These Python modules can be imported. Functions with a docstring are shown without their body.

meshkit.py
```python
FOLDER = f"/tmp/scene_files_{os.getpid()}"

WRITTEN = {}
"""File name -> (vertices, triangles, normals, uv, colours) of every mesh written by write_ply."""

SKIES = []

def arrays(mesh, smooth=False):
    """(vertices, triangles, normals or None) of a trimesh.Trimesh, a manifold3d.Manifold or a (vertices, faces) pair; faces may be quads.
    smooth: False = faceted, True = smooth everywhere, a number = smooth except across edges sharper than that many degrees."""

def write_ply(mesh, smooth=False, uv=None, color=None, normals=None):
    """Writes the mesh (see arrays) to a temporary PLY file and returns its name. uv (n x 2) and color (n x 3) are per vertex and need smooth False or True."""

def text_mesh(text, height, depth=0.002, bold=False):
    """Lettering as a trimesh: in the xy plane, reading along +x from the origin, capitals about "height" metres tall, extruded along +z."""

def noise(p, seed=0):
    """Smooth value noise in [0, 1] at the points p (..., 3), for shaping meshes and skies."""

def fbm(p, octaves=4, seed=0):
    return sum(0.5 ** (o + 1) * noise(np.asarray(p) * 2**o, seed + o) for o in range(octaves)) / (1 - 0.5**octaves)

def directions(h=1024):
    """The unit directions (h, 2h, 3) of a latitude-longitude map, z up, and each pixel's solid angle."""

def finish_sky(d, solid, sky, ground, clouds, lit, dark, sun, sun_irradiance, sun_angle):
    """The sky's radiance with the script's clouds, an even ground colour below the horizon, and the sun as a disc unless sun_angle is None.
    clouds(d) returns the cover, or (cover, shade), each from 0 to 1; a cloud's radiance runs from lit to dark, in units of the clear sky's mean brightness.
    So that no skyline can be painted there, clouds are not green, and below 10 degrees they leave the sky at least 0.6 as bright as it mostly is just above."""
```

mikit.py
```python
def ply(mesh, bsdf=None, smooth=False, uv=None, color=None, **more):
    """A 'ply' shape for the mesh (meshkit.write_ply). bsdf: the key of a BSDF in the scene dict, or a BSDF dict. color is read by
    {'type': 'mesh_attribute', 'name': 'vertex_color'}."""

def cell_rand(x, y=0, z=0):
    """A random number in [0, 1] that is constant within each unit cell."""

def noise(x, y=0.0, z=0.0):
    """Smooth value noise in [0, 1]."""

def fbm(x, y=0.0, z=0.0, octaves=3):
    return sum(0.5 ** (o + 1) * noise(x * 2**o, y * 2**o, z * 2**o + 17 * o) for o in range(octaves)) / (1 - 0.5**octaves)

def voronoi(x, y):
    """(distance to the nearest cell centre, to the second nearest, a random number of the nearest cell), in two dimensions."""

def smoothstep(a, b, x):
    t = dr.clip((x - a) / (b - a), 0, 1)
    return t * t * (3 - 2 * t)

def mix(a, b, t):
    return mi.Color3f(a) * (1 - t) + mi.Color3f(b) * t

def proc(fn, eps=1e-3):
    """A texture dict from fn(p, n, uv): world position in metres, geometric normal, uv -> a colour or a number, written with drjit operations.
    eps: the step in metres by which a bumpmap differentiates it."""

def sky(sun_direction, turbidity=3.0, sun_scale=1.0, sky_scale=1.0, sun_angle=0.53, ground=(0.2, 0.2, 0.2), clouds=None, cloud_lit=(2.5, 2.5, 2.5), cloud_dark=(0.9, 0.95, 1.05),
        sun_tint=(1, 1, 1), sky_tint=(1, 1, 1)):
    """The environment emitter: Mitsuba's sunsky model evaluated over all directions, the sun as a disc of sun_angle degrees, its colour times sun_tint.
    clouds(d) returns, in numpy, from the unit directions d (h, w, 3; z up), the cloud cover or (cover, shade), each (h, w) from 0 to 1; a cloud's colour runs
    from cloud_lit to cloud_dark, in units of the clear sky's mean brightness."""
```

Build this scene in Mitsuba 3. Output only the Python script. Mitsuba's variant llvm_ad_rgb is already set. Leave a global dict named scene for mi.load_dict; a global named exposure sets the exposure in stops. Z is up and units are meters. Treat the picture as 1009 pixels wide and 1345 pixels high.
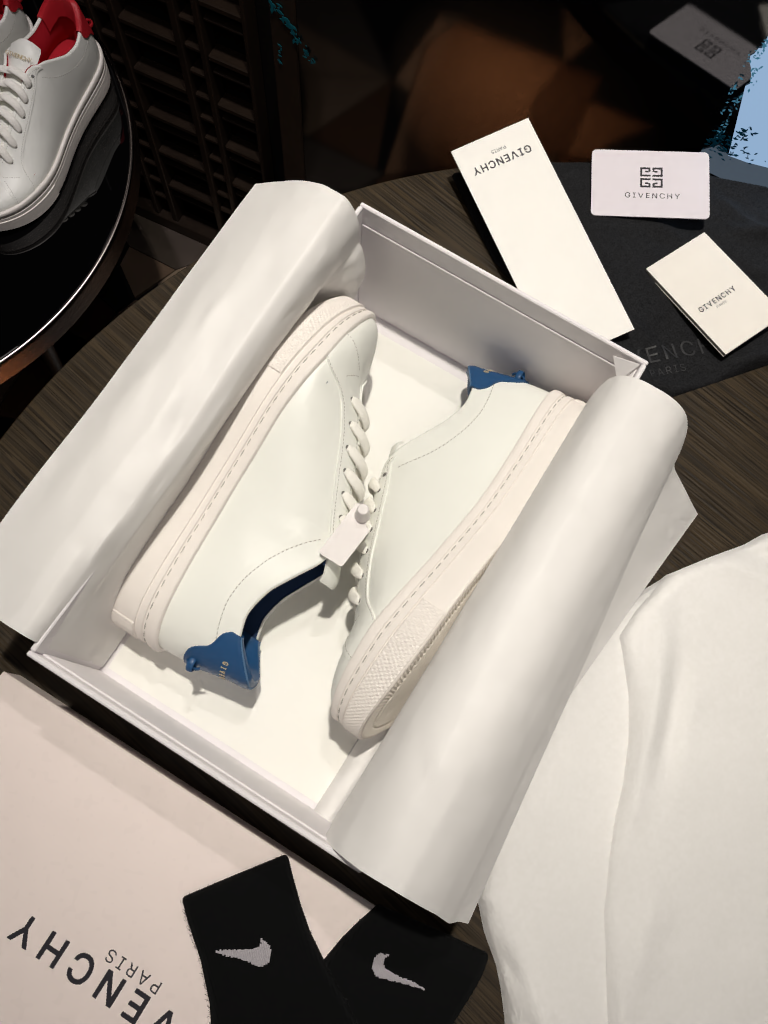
import math, random
import numpy as np, trimesh, mitsuba as mi, drjit as dr, mikit, meshkit
from mikit import proc, noise, fbm, smoothstep, mix
from scipy.interpolate import PchipInterpolator, CubicSpline
from shapely.geometry import Polygon
from shapely import affinity

random.seed(7)
rng = np.random.default_rng(7)
T4 = mi.ScalarTransform4f
scene, labels = {"type": "scene"}, {}

# ------------------------------------------------------------------ camera, light, exposure
EYE = np.array([0.0, 0.0, 0.574])
FWD = np.array([0.0, 0.283576, -0.958950])
UP = np.array([-0.199937, 0.939587, 0.277851])
scene["camera"] = {"type": "perspective", "fov": 51.56, "fov_axis": "x", "near_clip": 0.02, "far_clip": 30.0,
                   "to_world": T4().look_at(origin=EYE.tolist(), target=(EYE + FWD).tolist(), up=UP.tolist())}
exposure = 0.04


def rgb(*c):
    return {"type": "rgb", "value": list(c) if len(c) == 3 else [c[0]] * 3}


def spot_cluster(name, pos, target, power, beam, cutoff, radius, n):
    """A downlight: n small sources inside one lamp, so that its shadows have a soft edge."""
    pos, target = np.array(pos, float), np.array(target, float)
    for k in range(n):
        a = 2 * math.pi * k / max(n - 1, 1)
        off = np.array([math.cos(a), math.sin(a), 0]) * (radius if k < n - 1 else 0)
        scene[f"{name}_{k}"] = {"type": "spot", "intensity": rgb(*(np.array(power) / n)), "beam_width": beam, "cutoff_angle": cutoff,
                                "to_world": T4().look_at(origin=(pos + off).tolist(), target=(target + off * 0.5).tolist(), up=[0, 1, 0])}


spot_cluster("lamp_key", (-0.03, 0.40, 1.75), (0.06, 0.28, 0.0), (7.6, 7.15, 6.35), 9, 25, 0.022, 5)
spot_cluster("lamp_second", (0.06, 0.78, 1.75), (0.08, 0.25, 0.0), (1.6, 1.5, 1.45), 12, 26, 0.02, 3)
spot_cluster("unseen_lamp_shoes", (-0.22, 0.40, 1.6), (-0.52, 0.55, -0.18), (2.8, 2.6, 2.8), 7, 14, 0.02, 3)  # out of view, placed to light the shoes on the side table
spot_cluster("unseen_lamp_floor", (-1.5, -0.42, 1.0), (-0.24, -0.04, -0.729), (46, 28, 16.5), 1, 7.0, 0.02, 1)  # out of view, placed to warm the floor that the glass panel mirrors
fill_panels = [("added_fill_panel", [0.35, -0.75, 1.95], [0.0, 0.1, 0.0], (0.55, 0.4), (1.28, 1.165, 1.13), "large added fill light panel, out of view above the near side of the table"),
               ("added_fill_panel_001", [-0.6, -0.05, 1.9], [0.0, 0.15, 0.0], (0.3, 0.3), (0.72, 0.68, 0.69), "smaller added fill light panel, out of view above the left side of the table")]
for nm, o, tg_, sz, rad_, lb in fill_panels:  # fill panels added overhead, out of view, to lift the shadows
    X = T4().look_at(origin=o, target=tg_, up=[0, 1, 0])
    scene[nm + "__diffuser"] = {"type": "rectangle", "to_world": X @ T4().scale([sz[0], sz[1], 1]), "bsdf": {"type": "diffuse", "reflectance": rgb(0.6)}, "emitter": {"type": "area", "radiance": rgb(*rad_)}}
    scene[nm + "__housing"] = {"type": "cube", "to_world": X @ T4().translate([0, 0, -0.035]) @ T4().scale([sz[0] + 0.02, sz[1] + 0.02, 0.03]), "bsdf": {"type": "diffuse", "reflectance": rgb(0.1)}}
    labels[nm] = {"label": lb, "category": "added fill panel"}
for k, (o, tg_, lb) in enumerate([((-0.03, 0.40, 1.75), (0.06, 0.28, 0.0), "unseen spot lamp above the shoe box"), ((0.06, 0.78, 1.75), (0.08, 0.25, 0.0), "unseen spot lamp above and behind the display panel"),
                                  ((-0.22, 0.40, 1.6), (-0.52, 0.55, -0.18), "unseen spot lamp placed to light the side table"), ((-1.5, -0.42, 1.0), (-0.24, -0.04, -0.729), "unseen spot lamp placed to warm the floor mirrored in the panel")]):
    nm = "unseen_spot_lamp" + (f"_{k:03d}" if k else "")
    scene[nm + "__housing"] = {"type": "cylinder", "p0": [0, 0, -0.12], "p1": [0, 0, -0.004], "radius": 0.045, "to_world": T4().look_at(origin=list(o), target=list(tg_), up=[0, 1, 0]), "bsdf": {"type": "twosided", "bsdf": {"type": "diffuse", "reflectance": rgb(0.03)}}}  # plain can added behind each spot source, out of view
    labels[nm] = {"label": lb, "category": "spot lamp"}


# ------------------------------------------------------------------ materials
def principled(base, rough=0.5, spec=0.4, bump=None, scale=0.0, **more):
    b = {"type": "principled", "base_color": base if isinstance(base, dict) else rgb(*base), "roughness": rough, "specular": spec, **more}
    if bump is not None:
        b = {"type": "bumpmap", "arbitrary": bump, "scale": scale, "bsdf": b}
        b["arbitrary"] = bump
    return {"type": "twosided", "bsdf": b}


def mat(name, *a, **k):
    scene["mat_" + name] = principled(*a, **k)
    return "mat_" + name


# wood grain running along this direction on the table top
GA = -0.54
GX, GY = math.cos(GA), math.sin(GA)


def wood_color(p, n, uv):
    u, v = p.x * GX + p.y * GY, -p.x * GY + p.y * GX
    w = v + 0.006 * (fbm(u * 5, v * 12) - 0.5)
    line = fbm(u * 4, w * 900, 0.0, 3)
    broad = fbm(u * 1.6, w * 110, 3.0, 3)
    pore = smoothstep(0.62, 0.8, noise(u * 30, w * 1300))
    t = dr.clip(0.22 + 0.55 * smoothstep(0.25, 0.75, line) * (0.55 + 0.6 * broad), 0, 1)
    c = mix((0.009, 0.0061, 0.0037), (0.062, 0.042, 0.021), t)
    return c * (1 - 0.6 * pore)


def wood_bump(p, n, uv):
    u, v = p.x * GX + p.y * GY, -p.x * GY + p.y * GX
    return 0.0004 * noise(u * 30, v * 1000)


mat("wood", proc(wood_color), 0.5, 0.2, bump=proc(wood_bump, 3e-4), scale=1.0)
mat("wood_edge", (0.05, 0.034, 0.02), 0.45)
mat("card_white", (0.82, 0.80, 0.80), 0.5, 0.35)
mat("card_inside", (0.76, 0.735, 0.755), 0.55, 0.3)


def paper_bump(p, n, uv):
    a, b = noise(p.x * 34 + 3 * p.y, p.y * 34, p.z * 34), noise(p.x * 85, p.y * 85 + 5 * p.x, p.z * 85)
    return 0.0026 * dr.abs(a - 0.5) + 0.0009 * dr.abs(b - 0.5) + 0.0010 * fbm(p.x * 18, p.y * 18, p.z * 18, 2) + 0.00002 * noise(p.x * 900, p.y * 900, p.z * 900)


mat("paper_flat", (0.81, 0.805, 0.765), 0.6, 0.25)
mat("paper", (0.715, 0.703, 0.69), 0.50, 0.42, bump=proc(paper_bump, 2e-3), scale=1.0)


def lid_color(p, n, uv):
    s = smoothstep(0.80, 0.84, noise(p.x * 260 + 9, p.y * 260))
    return mix((0.87, 0.77, 0.735), (0.86, 0.755, 0.72), fbm(p.x * 14, p.y * 14)) * (1 - 0.02 * s)


mat("lid", proc(lid_color), 0.5, 0.3)


def leather_bump(p, n, uv):
    return 0.00012 * fbm(p.x * 700, p.y * 700, p.z * 700, 2) + 0.0004 * noise(p.x * 60, p.y * 60, p.z * 60)


LB = proc(leather_bump, 4e-4)
mat("leather", (0.735, 0.745, 0.70), 0.42, 0.42, bump=LB, scale=1.0)
mat("leather_edge", (0.70, 0.70, 0.645), 0.5, 0.35)
mat("rubber", (0.735, 0.695, 0.655), 0.55, 0.35)
mat("outsole", (0.66, 0.62, 0.56), 0.6, 0.3)
mat("stitch", (0.40, 0.385, 0.35), 0.7, 0.2)
mat("lace", (0.80, 0.785, 0.73), 0.75, 0.2, bump=proc(lambda p, n, uv: 0.0003 * noise(p.x * 1500, p.y * 1500, p.z * 1500), 3e-4), scale=1.0)
mat("hole", (0.15, 0.145, 0.14), 0.7, 0.2)
mat("blue_leather", (0.011, 0.060, 0.160), 0.42, 0.4, bump=LB, scale=1.0)
mat("blue_edge", (0.07, 0.15, 0.27), 0.6, 0.3)
mat("navy_lining", (0.012, 0.034, 0.092), 0.7, 0.2)
mat("red_leather", (0.42, 0.014, 0.022), 0.5, 0.35, bump=LB, scale=1.0)
mat("red_lining", (0.40, 0.012, 0.022), 0.75, 0.2)
mat("gold_print", (0.55, 0.45, 0.27), 0.4, 0.5)
mat("ink", (0.018, 0.017, 0.024), 0.5, 0.3)
mat("grey_ink", (0.12, 0.12, 0.13), 0.5, 0.3)
mat("tag_plastic", (0.70, 0.665, 0.655), 0.5, 0.3)
mat("card_plastic", (0.72, 0.675, 0.725), 0.28, 0.5)
mat("booklet", (0.84, 0.80, 0.74), 0.5, 0.3)
mat("page_edge", (0.30, 0.29, 0.26), 0.7, 0.2)
mat("envelope", (0.86, 0.845, 0.81), 0.5, 0.3)


def bag_color(p, n, uv):
    w = 0.45 + 1.1 * noise(p.x * 1100, p.y * 1100, p.z * 1100)
    return mi.Color3f(0.0120, 0.0124, 0.0140) * w


mat("bag", proc(bag_color), 0.85, 0.15, sheen=0.7, bump=proc(lambda p, n, uv: 0.0006 * noise(p.x * 900, p.y * 900) + 0.009 * fbm(p.x * 24, p.y * 24), 6e-4), scale=1.0)
mat("bag_print", (0.028, 0.0285, 0.031), 0.55, 0.3)


def sock_bump(p, n, uv):
    return 0.0009 * dr.sin(uv.x * 2 * math.pi / 0.0019) + 0.0003 * dr.sin(uv.y * 2 * math.pi / 0.0014) + 0.0008 * noise(p.x * 500, p.y * 500, p.z * 500)


mat("sock", (0.008, 0.0085, 0.009), 0.9, 0.1, sheen=0.35, bump=proc(sock_bump, 3e-4), scale=1.0)
mat("sock_fuzz", (0.03, 0.03, 0.032), 0.9, 0.1)
mat("sock_logo", (0.42, 0.40, 0.43), 0.85, 0.1)


def fleece_bump(p, n, uv):
    return 0.0006 * fbm(p.x * 520, p.y * 520, p.z * 520, 2) + 0.0016 * fbm(p.x * 30, p.y * 30, p.z * 30, 2)


def fleece_color(p, n, uv):
    return mix((0.765, 0.755, 0.735), (0.81, 0.80, 0.785), fbm(p.x * 420, p.y * 420, p.z * 420, 2))


mat("fleece", proc(fleece_color), 0.9, 0.1, sheen=0.2, bump=proc(fleece_bump, 6e-4), scale=1.0)
scene["mat_black_glass"] = {"type": "twosided", "bsdf": {"type": "plastic", "diffuse_reflectance": rgb(0.0012, 0.0012, 0.0014), "int_ior": 1.8}}
scene["mat_panel_glass"] = {"type": "twosided", "bsdf": {"type": "roughplastic", "alpha": 0.005, "diffuse_reflectance": rgb(0.002, 0.002, 0.003), "int_ior": 1.85}}
scene["mat_steel"] = {"type": "twosided", "bsdf": {"type": "roughconductor", "material": "Cr", "alpha": 0.16, "specular_reflectance": rgb(0.95, 0.88, 0.78)}}
mat("dark_metal", (0.02, 0.018, 0.016), 0.4, 0.5)


def lattice_color(p, n, uv):
    return mix((0.030, 0.019, 0.012), (0.016, 0.010, 0.007), fbm(p.x * 60, p.y * 60, p.z * 25))


mat("lattice", proc(lattice_color), 0.38, 0.45)
mat("back_board", (0.006, 0.005, 0.005), 0.8, 0.2)


def stone(base):
    lo, hi = tuple(c * 0.75 for c in base), tuple(c * 1.25 for c in base)

    def f(p, n, uv):
        return mix(lo, hi, fbm(p.x * 9, p.y * 9, 1.7, 4))
    return proc(f)


for nm, col in {"stone_tan": (0.20, 0.135, 0.095), "stone_warm": (0.24, 0.13, 0.075), "stone_taupe": (0.085, 0.067, 0.055), "stone_brown": (0.10, 0.050, 0.028), "stone_black": (0.010, 0.009, 0.009), "stone_cream": (0.34, 0.26, 0.19)}.items():
    mat(nm, stone(col), 0.35, 0.45)
scene["mat_art_pale"] = {"type": "diffuse", "reflectance": rgb(0.05)}
scene["mat_art_leaf"] = {"type": "twosided", "bsdf": {"type": "diffuse", "reflectance": rgb(0.004, 0.07, 0.13)}}
scene["mat_teal_flecks"] = {"type": "twosided", "bsdf": {"type": "diffuse", "reflectance": rgb(0.01, 0.14, 0.19)}}


# ------------------------------------------------------------------ helpers
def cat(ms):
    return trimesh.util.concatenate([m for m in ms if m is not None and len(m.faces)])


def key_for(name):
    if name not in scene and name not in labels and not any(k.startswith(name + "__") for k in scene):
        return name
    k = 1
    while f"{name}_{k:03d}" in scene or f"{name}_{k:03d}" in labels:
        k += 1
    return f"{name}_{k:03d}"


def add(name, mesh, bsdf, smooth=False, parent=None, label=None, category=None, group=None, kind=None, uv=None, xf=None):
    key = key_for((parent + "__" if parent else "") + name)
    if xf is not None:
        mesh = mesh.copy()
        mesh.vertices = xf(np.asarray(mesh.vertices))
    scene[key] = mikit.ply(mesh, bsdf, smooth=smooth, **({"uv": uv} if uv is not None else {}))
    d = {k: v for k, v in (("label", label), ("category", category), ("group", group), ("kind", kind)) if v}
    if d:
        labels[key] = d
    return key


def thing(name, label, category, group=None):
    key = key_for(name)
    labels[key] = {"label": label, "category": category, **({"group": group} if group else {})}
    return key


def box(ext, center=(0, 0, 0), rot=None, bevel=0.0):
    """A box; with bevel > 0 its edges are chamfered."""
    e = np.array(ext, float) / 2
    if bevel > 0:
        pts = []
        for s in np.ndindex(2, 2, 2):
            sg = np.array(s) * 2 - 1
            for ax in range(3):
                q = sg * (e - bevel)
                q[ax] = sg[ax] * e[ax]
                pts.append(q)
        m = trimesh.convex.convex_hull(np.array(pts))
    else:
        m = trimesh.creation.box(2 * e)
    if rot is not None:
        m.vertices = m.vertices @ np.asarray(rot).T
    m.vertices = m.vertices + np.array(center)
    return m


def grid(V, close_u=False):
    V = np.asarray(V, float)
    nu, nv = V.shape[:2]
    idx = np.arange(nu * nv).reshape(nu, nv)
    if close_u:
        idx = np.vstack([idx, idx[:1]])
    a, b, c, d = idx[:-1, :-1].ravel(), idx[1:, :-1].ravel(), idx[1:, 1:].ravel(), idx[:-1, 1:].ravel()
    return trimesh.Trimesh(V.reshape(-1, 3), np.vstack([np.c_[a, b, c], np.c_[a, c, d]]), process=False)


def sheet(V, thick):
    """A grid of points as a sheet with real thickness."""
    V = np.asarray(V, float)
    du, dv = np.gradient(V, axis=0), np.gradient(V, axis=1)
    n = np.cross(du, dv)
    n /= np.linalg.norm(n, axis=-1, keepdims=True) + 1e-12
    A, B_ = V + n * thick / 2, V - n * thick / 2
    strips = []
    for P, Q in ((A[0], B_[0]), (B_[-1], A[-1]), (B_[:, 0], A[:, 0]), (A[:, -1], B_[:, -1])):
        strips.append(grid(np.stack([P, Q], 1)))
    return cat([grid(A), grid(B_[::-1]), *strips])


def tube(path, ra, rb=None, up=None, sides=10, cap=True):
    p = np.asarray(path, float)
    t = np.gradient(p, axis=0)
    t /= np.linalg.norm(t, axis=1, keepdims=True) + 1e-12
    rb = ra if rb is None else rb
    up = np.array([0, 0, 1.0]) if up is None else np.asarray(up, float)
    if up.ndim == 1:
        up = np.repeat(up[None], len(p), 0)
    b = np.cross(t, up)
    bad = np.linalg.norm(b, axis=1) < 1e-6
    b[bad] = np.cross(t[bad], [1.0, 0.2, 0])
    b /= np.linalg.norm(b, axis=1, keepdims=True)
    c = np.cross(b, t)
    a = np.arange(sides) * 2 * np.pi / sides
    ra, rb = np.broadcast_to(ra, len(p)), np.broadcast_to(rb, len(p))
    V = p[:, None] + ra[:, None, None] * np.cos(a)[None, :, None] * b[:, None] + rb[:, None, None] * np.sin(a)[None, :, None] * c[:, None]
    m = grid(V.transpose(1, 0, 2), close_u=True)
    if cap:
        n = len(p)
        k = len(m.vertices)
        vs = np.vstack([m.vertices, p[:1], p[-1:]])
        f = [m.faces]
        j = np.arange(sides)
        jn = (j + 1) % sides
        f.append(np.c_[j * n, np.full(sides, k), jn * n])
        f.append(np.c_[j * n + n - 1, jn * n + n - 1, np.full(sides, k + 1)])
        m = trimesh.Trimesh(vs, np.vstack(f), process=False)
    return m


def spline(pts, n):
    pts = np.asarray(pts, float)
    s = np.r_[0, np.cumsum(np.linalg.norm(np.diff(pts, axis=0), axis=1))]
    return PchipInterpolator(s, pts, axis=0)(np.linspace(0, s[-1], n))


def revolve(profile, n=96):
    prof = np.asarray(profile, float)
    a = np.linspace(0, 2 * np.pi, n, endpoint=False)
    V = np.stack([prof[None, :, 0] * np.cos(a)[:, None], prof[None, :, 0] * np.sin(a)[:, None], np.repeat(prof[None, :, 1], n, 0)], -1)
    return grid(V, close_u=True)


def extrude(poly, h):
    return trimesh.creation.extrude_polygon(poly, h, engine="earcut")


def round_poly(poly, r):
    return poly.buffer(-r).buffer(r, quad_segs=8)


GLYPH = {}


def glyph(key):
    ch, bold = key
    if key not in GLYPH:
        m = meshkit.text_mesh(ch, 1.0, 1.0, bold)
        v = m.vertices - [m.bounds[0][0], 0, 0]
        GLYPH[key] = (v, m.faces, v[:, 0].max())
    return GLYPH[key]


def lettering(text, height, span, depth=0.0003, stretch=1.2, bold=False):
    """Text centred on the origin, capitals of this height, its width stretched by letter spacing to the span."""
    gs = [glyph((c, bold)) for c in text]
    total = sum(g[2] for g in gs) * height * stretch
    gap = (span - total) / max(len(gs) - 1, 1)
    x, out = -span / 2, []
    for v, f, w in gs:
        out.append(trimesh.Trimesh(v * [height * stretch, height, depth] + [x, -height / 2, 0], f, process=False))
        x += w * height * stretch + gap
    return cat(out)


def frame(origin, xd, yd):
    xd = np.array(xd, float)
    xd /= np.linalg.norm(xd)
    yd = np.array(yd, float)
    yd -= xd * (xd @ yd)
    yd /= np.linalg.norm(yd)
    R = np.stack([xd, yd, np.cross(xd, yd)], 1)
    o = np.array(origin, float)
    return lambda v: v @ R.T + o


# ------------------------------------------------------------------ setting: floor, wall with lattice and dark glass panel
FZ = -0.729
WN = np.array([0.243, 0.970, 0.0]) / np.linalg.norm([0.243, 0.970])
WT = np.array([WN[1], -WN[0], 0.0])


def wall_pt(w, d, z):
    return WT * w + WN * d + np.array([0, 0, z])


def wall_box(w0, w1, d0, d1, z0, z1, bevel=0.0015):
    R = np.stack([WT, WN, [0, 0, 1]], 1)
    return box((w1 - w0, d1 - d0, z1 - z0), wall_pt((w0 + w1) / 2, (d0 + d1) / 2, (z0 + z1) / 2), R, bevel)


add("floor", box((7, 7, 0.1), (0, 0.5, FZ - 0.056)), "mat_stone_black", label="dark stone floor under the tables", kind="structure")
K = 0.70 / 0.605


def fpt(x, y):
    return (x * K, y * K)


tile_polys = [("stone_taupe", [(-0.60, 0.80), (-0.33, 0.71), (-0.402, 0.658), (-0.485, 0.683)]),
              ("stone_cream", [(-0.402, 0.658), (-0.33, 0.71), (-0.36, 0.60), (-0.424, 0.627)]),
              ("stone_tan", [(-0.485, 0.683), (-0.402, 0.658), (-0.451, 0.595), (-0.490, 0.647)]),
              ("stone_black", [(-0.490, 0.647), (-0.451, 0.595), (-0.472, 0.565), (-0.530, 0.60)]),
              ("stone_brown", [(-0.530, 0.60), (-0.472, 0.565), (-0.496, 0.505), (-0.545, 0.52)]),
              ("stone_black", [(-0.545, 0.52), (-0.496, 0.505), (-0.535, 0.450), (-0.60, 0.49)]),
              ("stone_tan", [(-0.66, 0.46), (-0.575, 0.47), (-0.60, 0.36), (-0.68, 0.30)]),
              ("stone_brown", [(-0.572, 0.468), (-0.535, 0.450), (-0.55, 0.36), (-0.597, 0.36)])]
tile_seen = [("stone_warm", [(-0.321, 0.302), (-0.454, 0.001), (-0.444, -0.09), (-0.311, -0.126), (-0.215, -0.155), (-0.209, -0.041), (-0.143, 0.075), (-0.173, 0.162)]),
             ("stone_brown", [(-0.209, -0.041), (-0.215, -0.155), (-0.131, -0.179), (-0.118, -0.113), (-0.077, 0.023), (-0.143, 0.075)]),
             ("stone_warm", [(-0.077, 0.023), (-0.118, -0.113), (0.11, -0.18), (0.133, -0.136), (0.042, -0.062)]),
             ("stone_black", [(-0.131, -0.179), (-0.118, -0.113), (0.11, -0.18), (0.10, -0.45), (-0.15, -0.40)]),
             ("stone_taupe", [(-0.494, 0.338), (-0.321, 0.302), (-0.335, 0.366), (-0.433, 0.453)])]
used = []
for tone, pl in [(a, [fpt(*p) for p in b]) for a, b in tile_polys] + tile_seen:
    q = Polygon(pl)
    q = q.difference(__import__("shapely").union_all(used)) if used else q
    q = max(getattr(q, "geoms", [q]), key=lambda g: g.area)
    used.append(q)
    add("tile", extrude(q.buffer(-0.0008), 0.006).apply_translation([0, 0, FZ - 0.006]), "mat_" + tone, parent="floor")
tones = ["stone_brown", "stone_taupe", "stone_tan", "stone_brown", "stone_black", "stone_taupe"]
pts = []
for i in range(-4, 9):
    for j in range(-5, 8):
        pts.append((i * 0.26 - 0.75 + rng.uniform(-0.08, 0.08), j * 0.26 + 0.1 + rng.uniform(-0.08, 0.08)))
from scipy.spatial import Delaunay
pts = np.array(pts)
taken = __import__("shapely").union_all(used).buffer(0.004)
for tri in Delaunay(pts).simplices:
    q = Polygon(pts[tri]).buffer(-0.002).difference(taken)
    for g in getattr(q, "geoms", [q]):
        if g.area > 0.0008 and g.geom_type == "Polygon":
            add("tile", extrude(g, 0.006).apply_translation([0, 0, FZ - 0.0064]), "mat_" + tones[int(rng.integers(len(tones)))], parent="floor")

add("wall", wall_box(-3.0, -0.425, 0.735, 0.80, FZ, 0.30), "mat_back_board", label="black back wall behind the wooden lattice", kind="structure")

lat = thing("lattice_screen", "dark brown wooden lattice screen with stacked slats behind the small table", "lattice screen")


def zl(z):
    return 0.574 + (z - 0.574) * K


DB, DF = 0.728, 0.700
for w, hw in ((-0.581, 0.005), (-0.4955, 0.005), (-0.4645, 0.004), (-0.405, 0.0025), (-0.6135, 0.004), (-0.70, 0.005), (-0.7315, 0.004)):
    add("upright", wall_box((w - hw) * K, (w + hw) * K, DF, DB, FZ + 0.03, 0.25), "mat_lattice", smooth=False, parent=lat)
add("base_rail", wall_box(-0.95, -0.425, DF - 0.004, DB, FZ, FZ + 0.03), "mat_lattice", parent=lat)
for n_ in range(-3, 8):
    z = zl(-0.0145 - 0.0712 * n_ + 0.0)
    for (w0, w1) in ((-0.460, -0.4075), (-0.576, -0.5005), (-0.695, -0.6185)):
        if z > FZ + 0.05:
            add("slat", wall_box(w0 * K, w1 * K, DF + 0.003, DB, z - 0.007, z + 0.002), "mat_lattice", parent=lat)
            z2 = z - 0.0235 * K
            add("slat", wall_box(w0 * K, w1 * K, DF + 0.007, DB, z2 - 0.004, z2 + 0.001), "mat_lattice", parent=lat)
for n_ in range(-4, 15):
    z = zl(-0.0455 - 0.0362 * n_)
    if z > FZ + 0.05:
        for (w0, w1) in ((-0.4905, -0.4685), (-0.6095, -0.586), (-0.7275, -0.705)):
            add("slat", wall_box(w0 * K, w1 * K, DF + 0.004, DB, z - 0.006, z + 0.001), "mat_lattice", parent=lat)

PD = 0.605
pan = thing("display_panel", "tall black glass display panel standing behind the table, mirroring the cards", "display panel")
add("glass", wall_box(-0.3405, 1.2, PD, PD + 0.03, FZ + 0.004, 0.20, 0.0), "mat_panel_glass", parent=pan)
add("frame", wall_box(-0.372, -0.3415, PD - 0.001, PD + 0.05, FZ + 0.004, 0.20), "mat_lattice", parent=pan, label="dark upright frame at its left end")



def wall_flat(pts, d, thick=0.001):
    m = extrude(Polygon(pts), thick)
    v = m.vertices
    m.vertices = WT * v[:, :1] + WN * (d - v[:, 2:3]) + np.array([0, 0, 1.0]) * v[:, 1:2]
    return m


def emissive(name, mesh, col, parent, **k):
    key = add(name, mesh, "mat_art_pale", parent=parent, **k)
    scene[key]["emitter"] = {"type": "area", "radiance": rgb(*col)}


def jag(pts, amp, seed, n=6):
    r = np.random.default_rng(seed)
    out = []
    for a, b in zip(pts, pts[1:] + pts[:1]):
        a, b = np.array(a), np.array(b)
        for k in range(n):
            out.append(a + (b - a) * k / n + r.normal(0, amp, 2) * (k > 0))
    return out


pale_edge = [(0.0695, 0.110), (0.0705, 0.099), (0.066, 0.090), (0.073, 0.078), (0.0775, 0.068), (0.0665, 0.058), (0.0745, 0.048), (0.0695, 0.038), (0.0765, 0.027), (0.0750, 0.014), (0.083, 0.002)]
pale = Polygon(jag(pale_edge, 0.0007, 3, 3) + [(0.095, -0.004), (0.112, -0.003), (0.16, 0.006), (0.24, 0.03), (0.24, 0.14), (0.0695, 0.14)]).buffer(0.0003).buffer(-0.0003)
pale = max(getattr(pale, "geoms", [pale]), key=lambda g: g.area)
emissive("bright_picture", wall_flat(list(pale.exterior.coords)[:-1], PD - 0.0006), (0.27, 0.41, 0.60), pan, label="bright pale blue patch of the picture shown on the panel")
band = [(0.083, 0.002), (0.095, -0.004), (0.112, -0.003), (0.16, 0.006), (0.24, 0.03), (0.24, -0.03), (0.10, -0.03), (0.074, -0.028), (0.072, -0.010)]
emissive("picture_border", wall_flat([(a, b - 0.0004) for a, b in band], PD - 0.0006), (0.055, 0.075, 0.10), pan)
emissive("picture_light", wall_flat([(0.096, 0.12), (0.101, 0.090), (0.112, 0.066), (0.110, 0.045), (0.122, 0.026), (0.16, 0.03), (0.24, 0.05), (0.24, 0.13)], PD - 0.0012), (0.40, 0.52, 0.68), pan)
leafs = []
r = np.random.default_rng(11)
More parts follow.
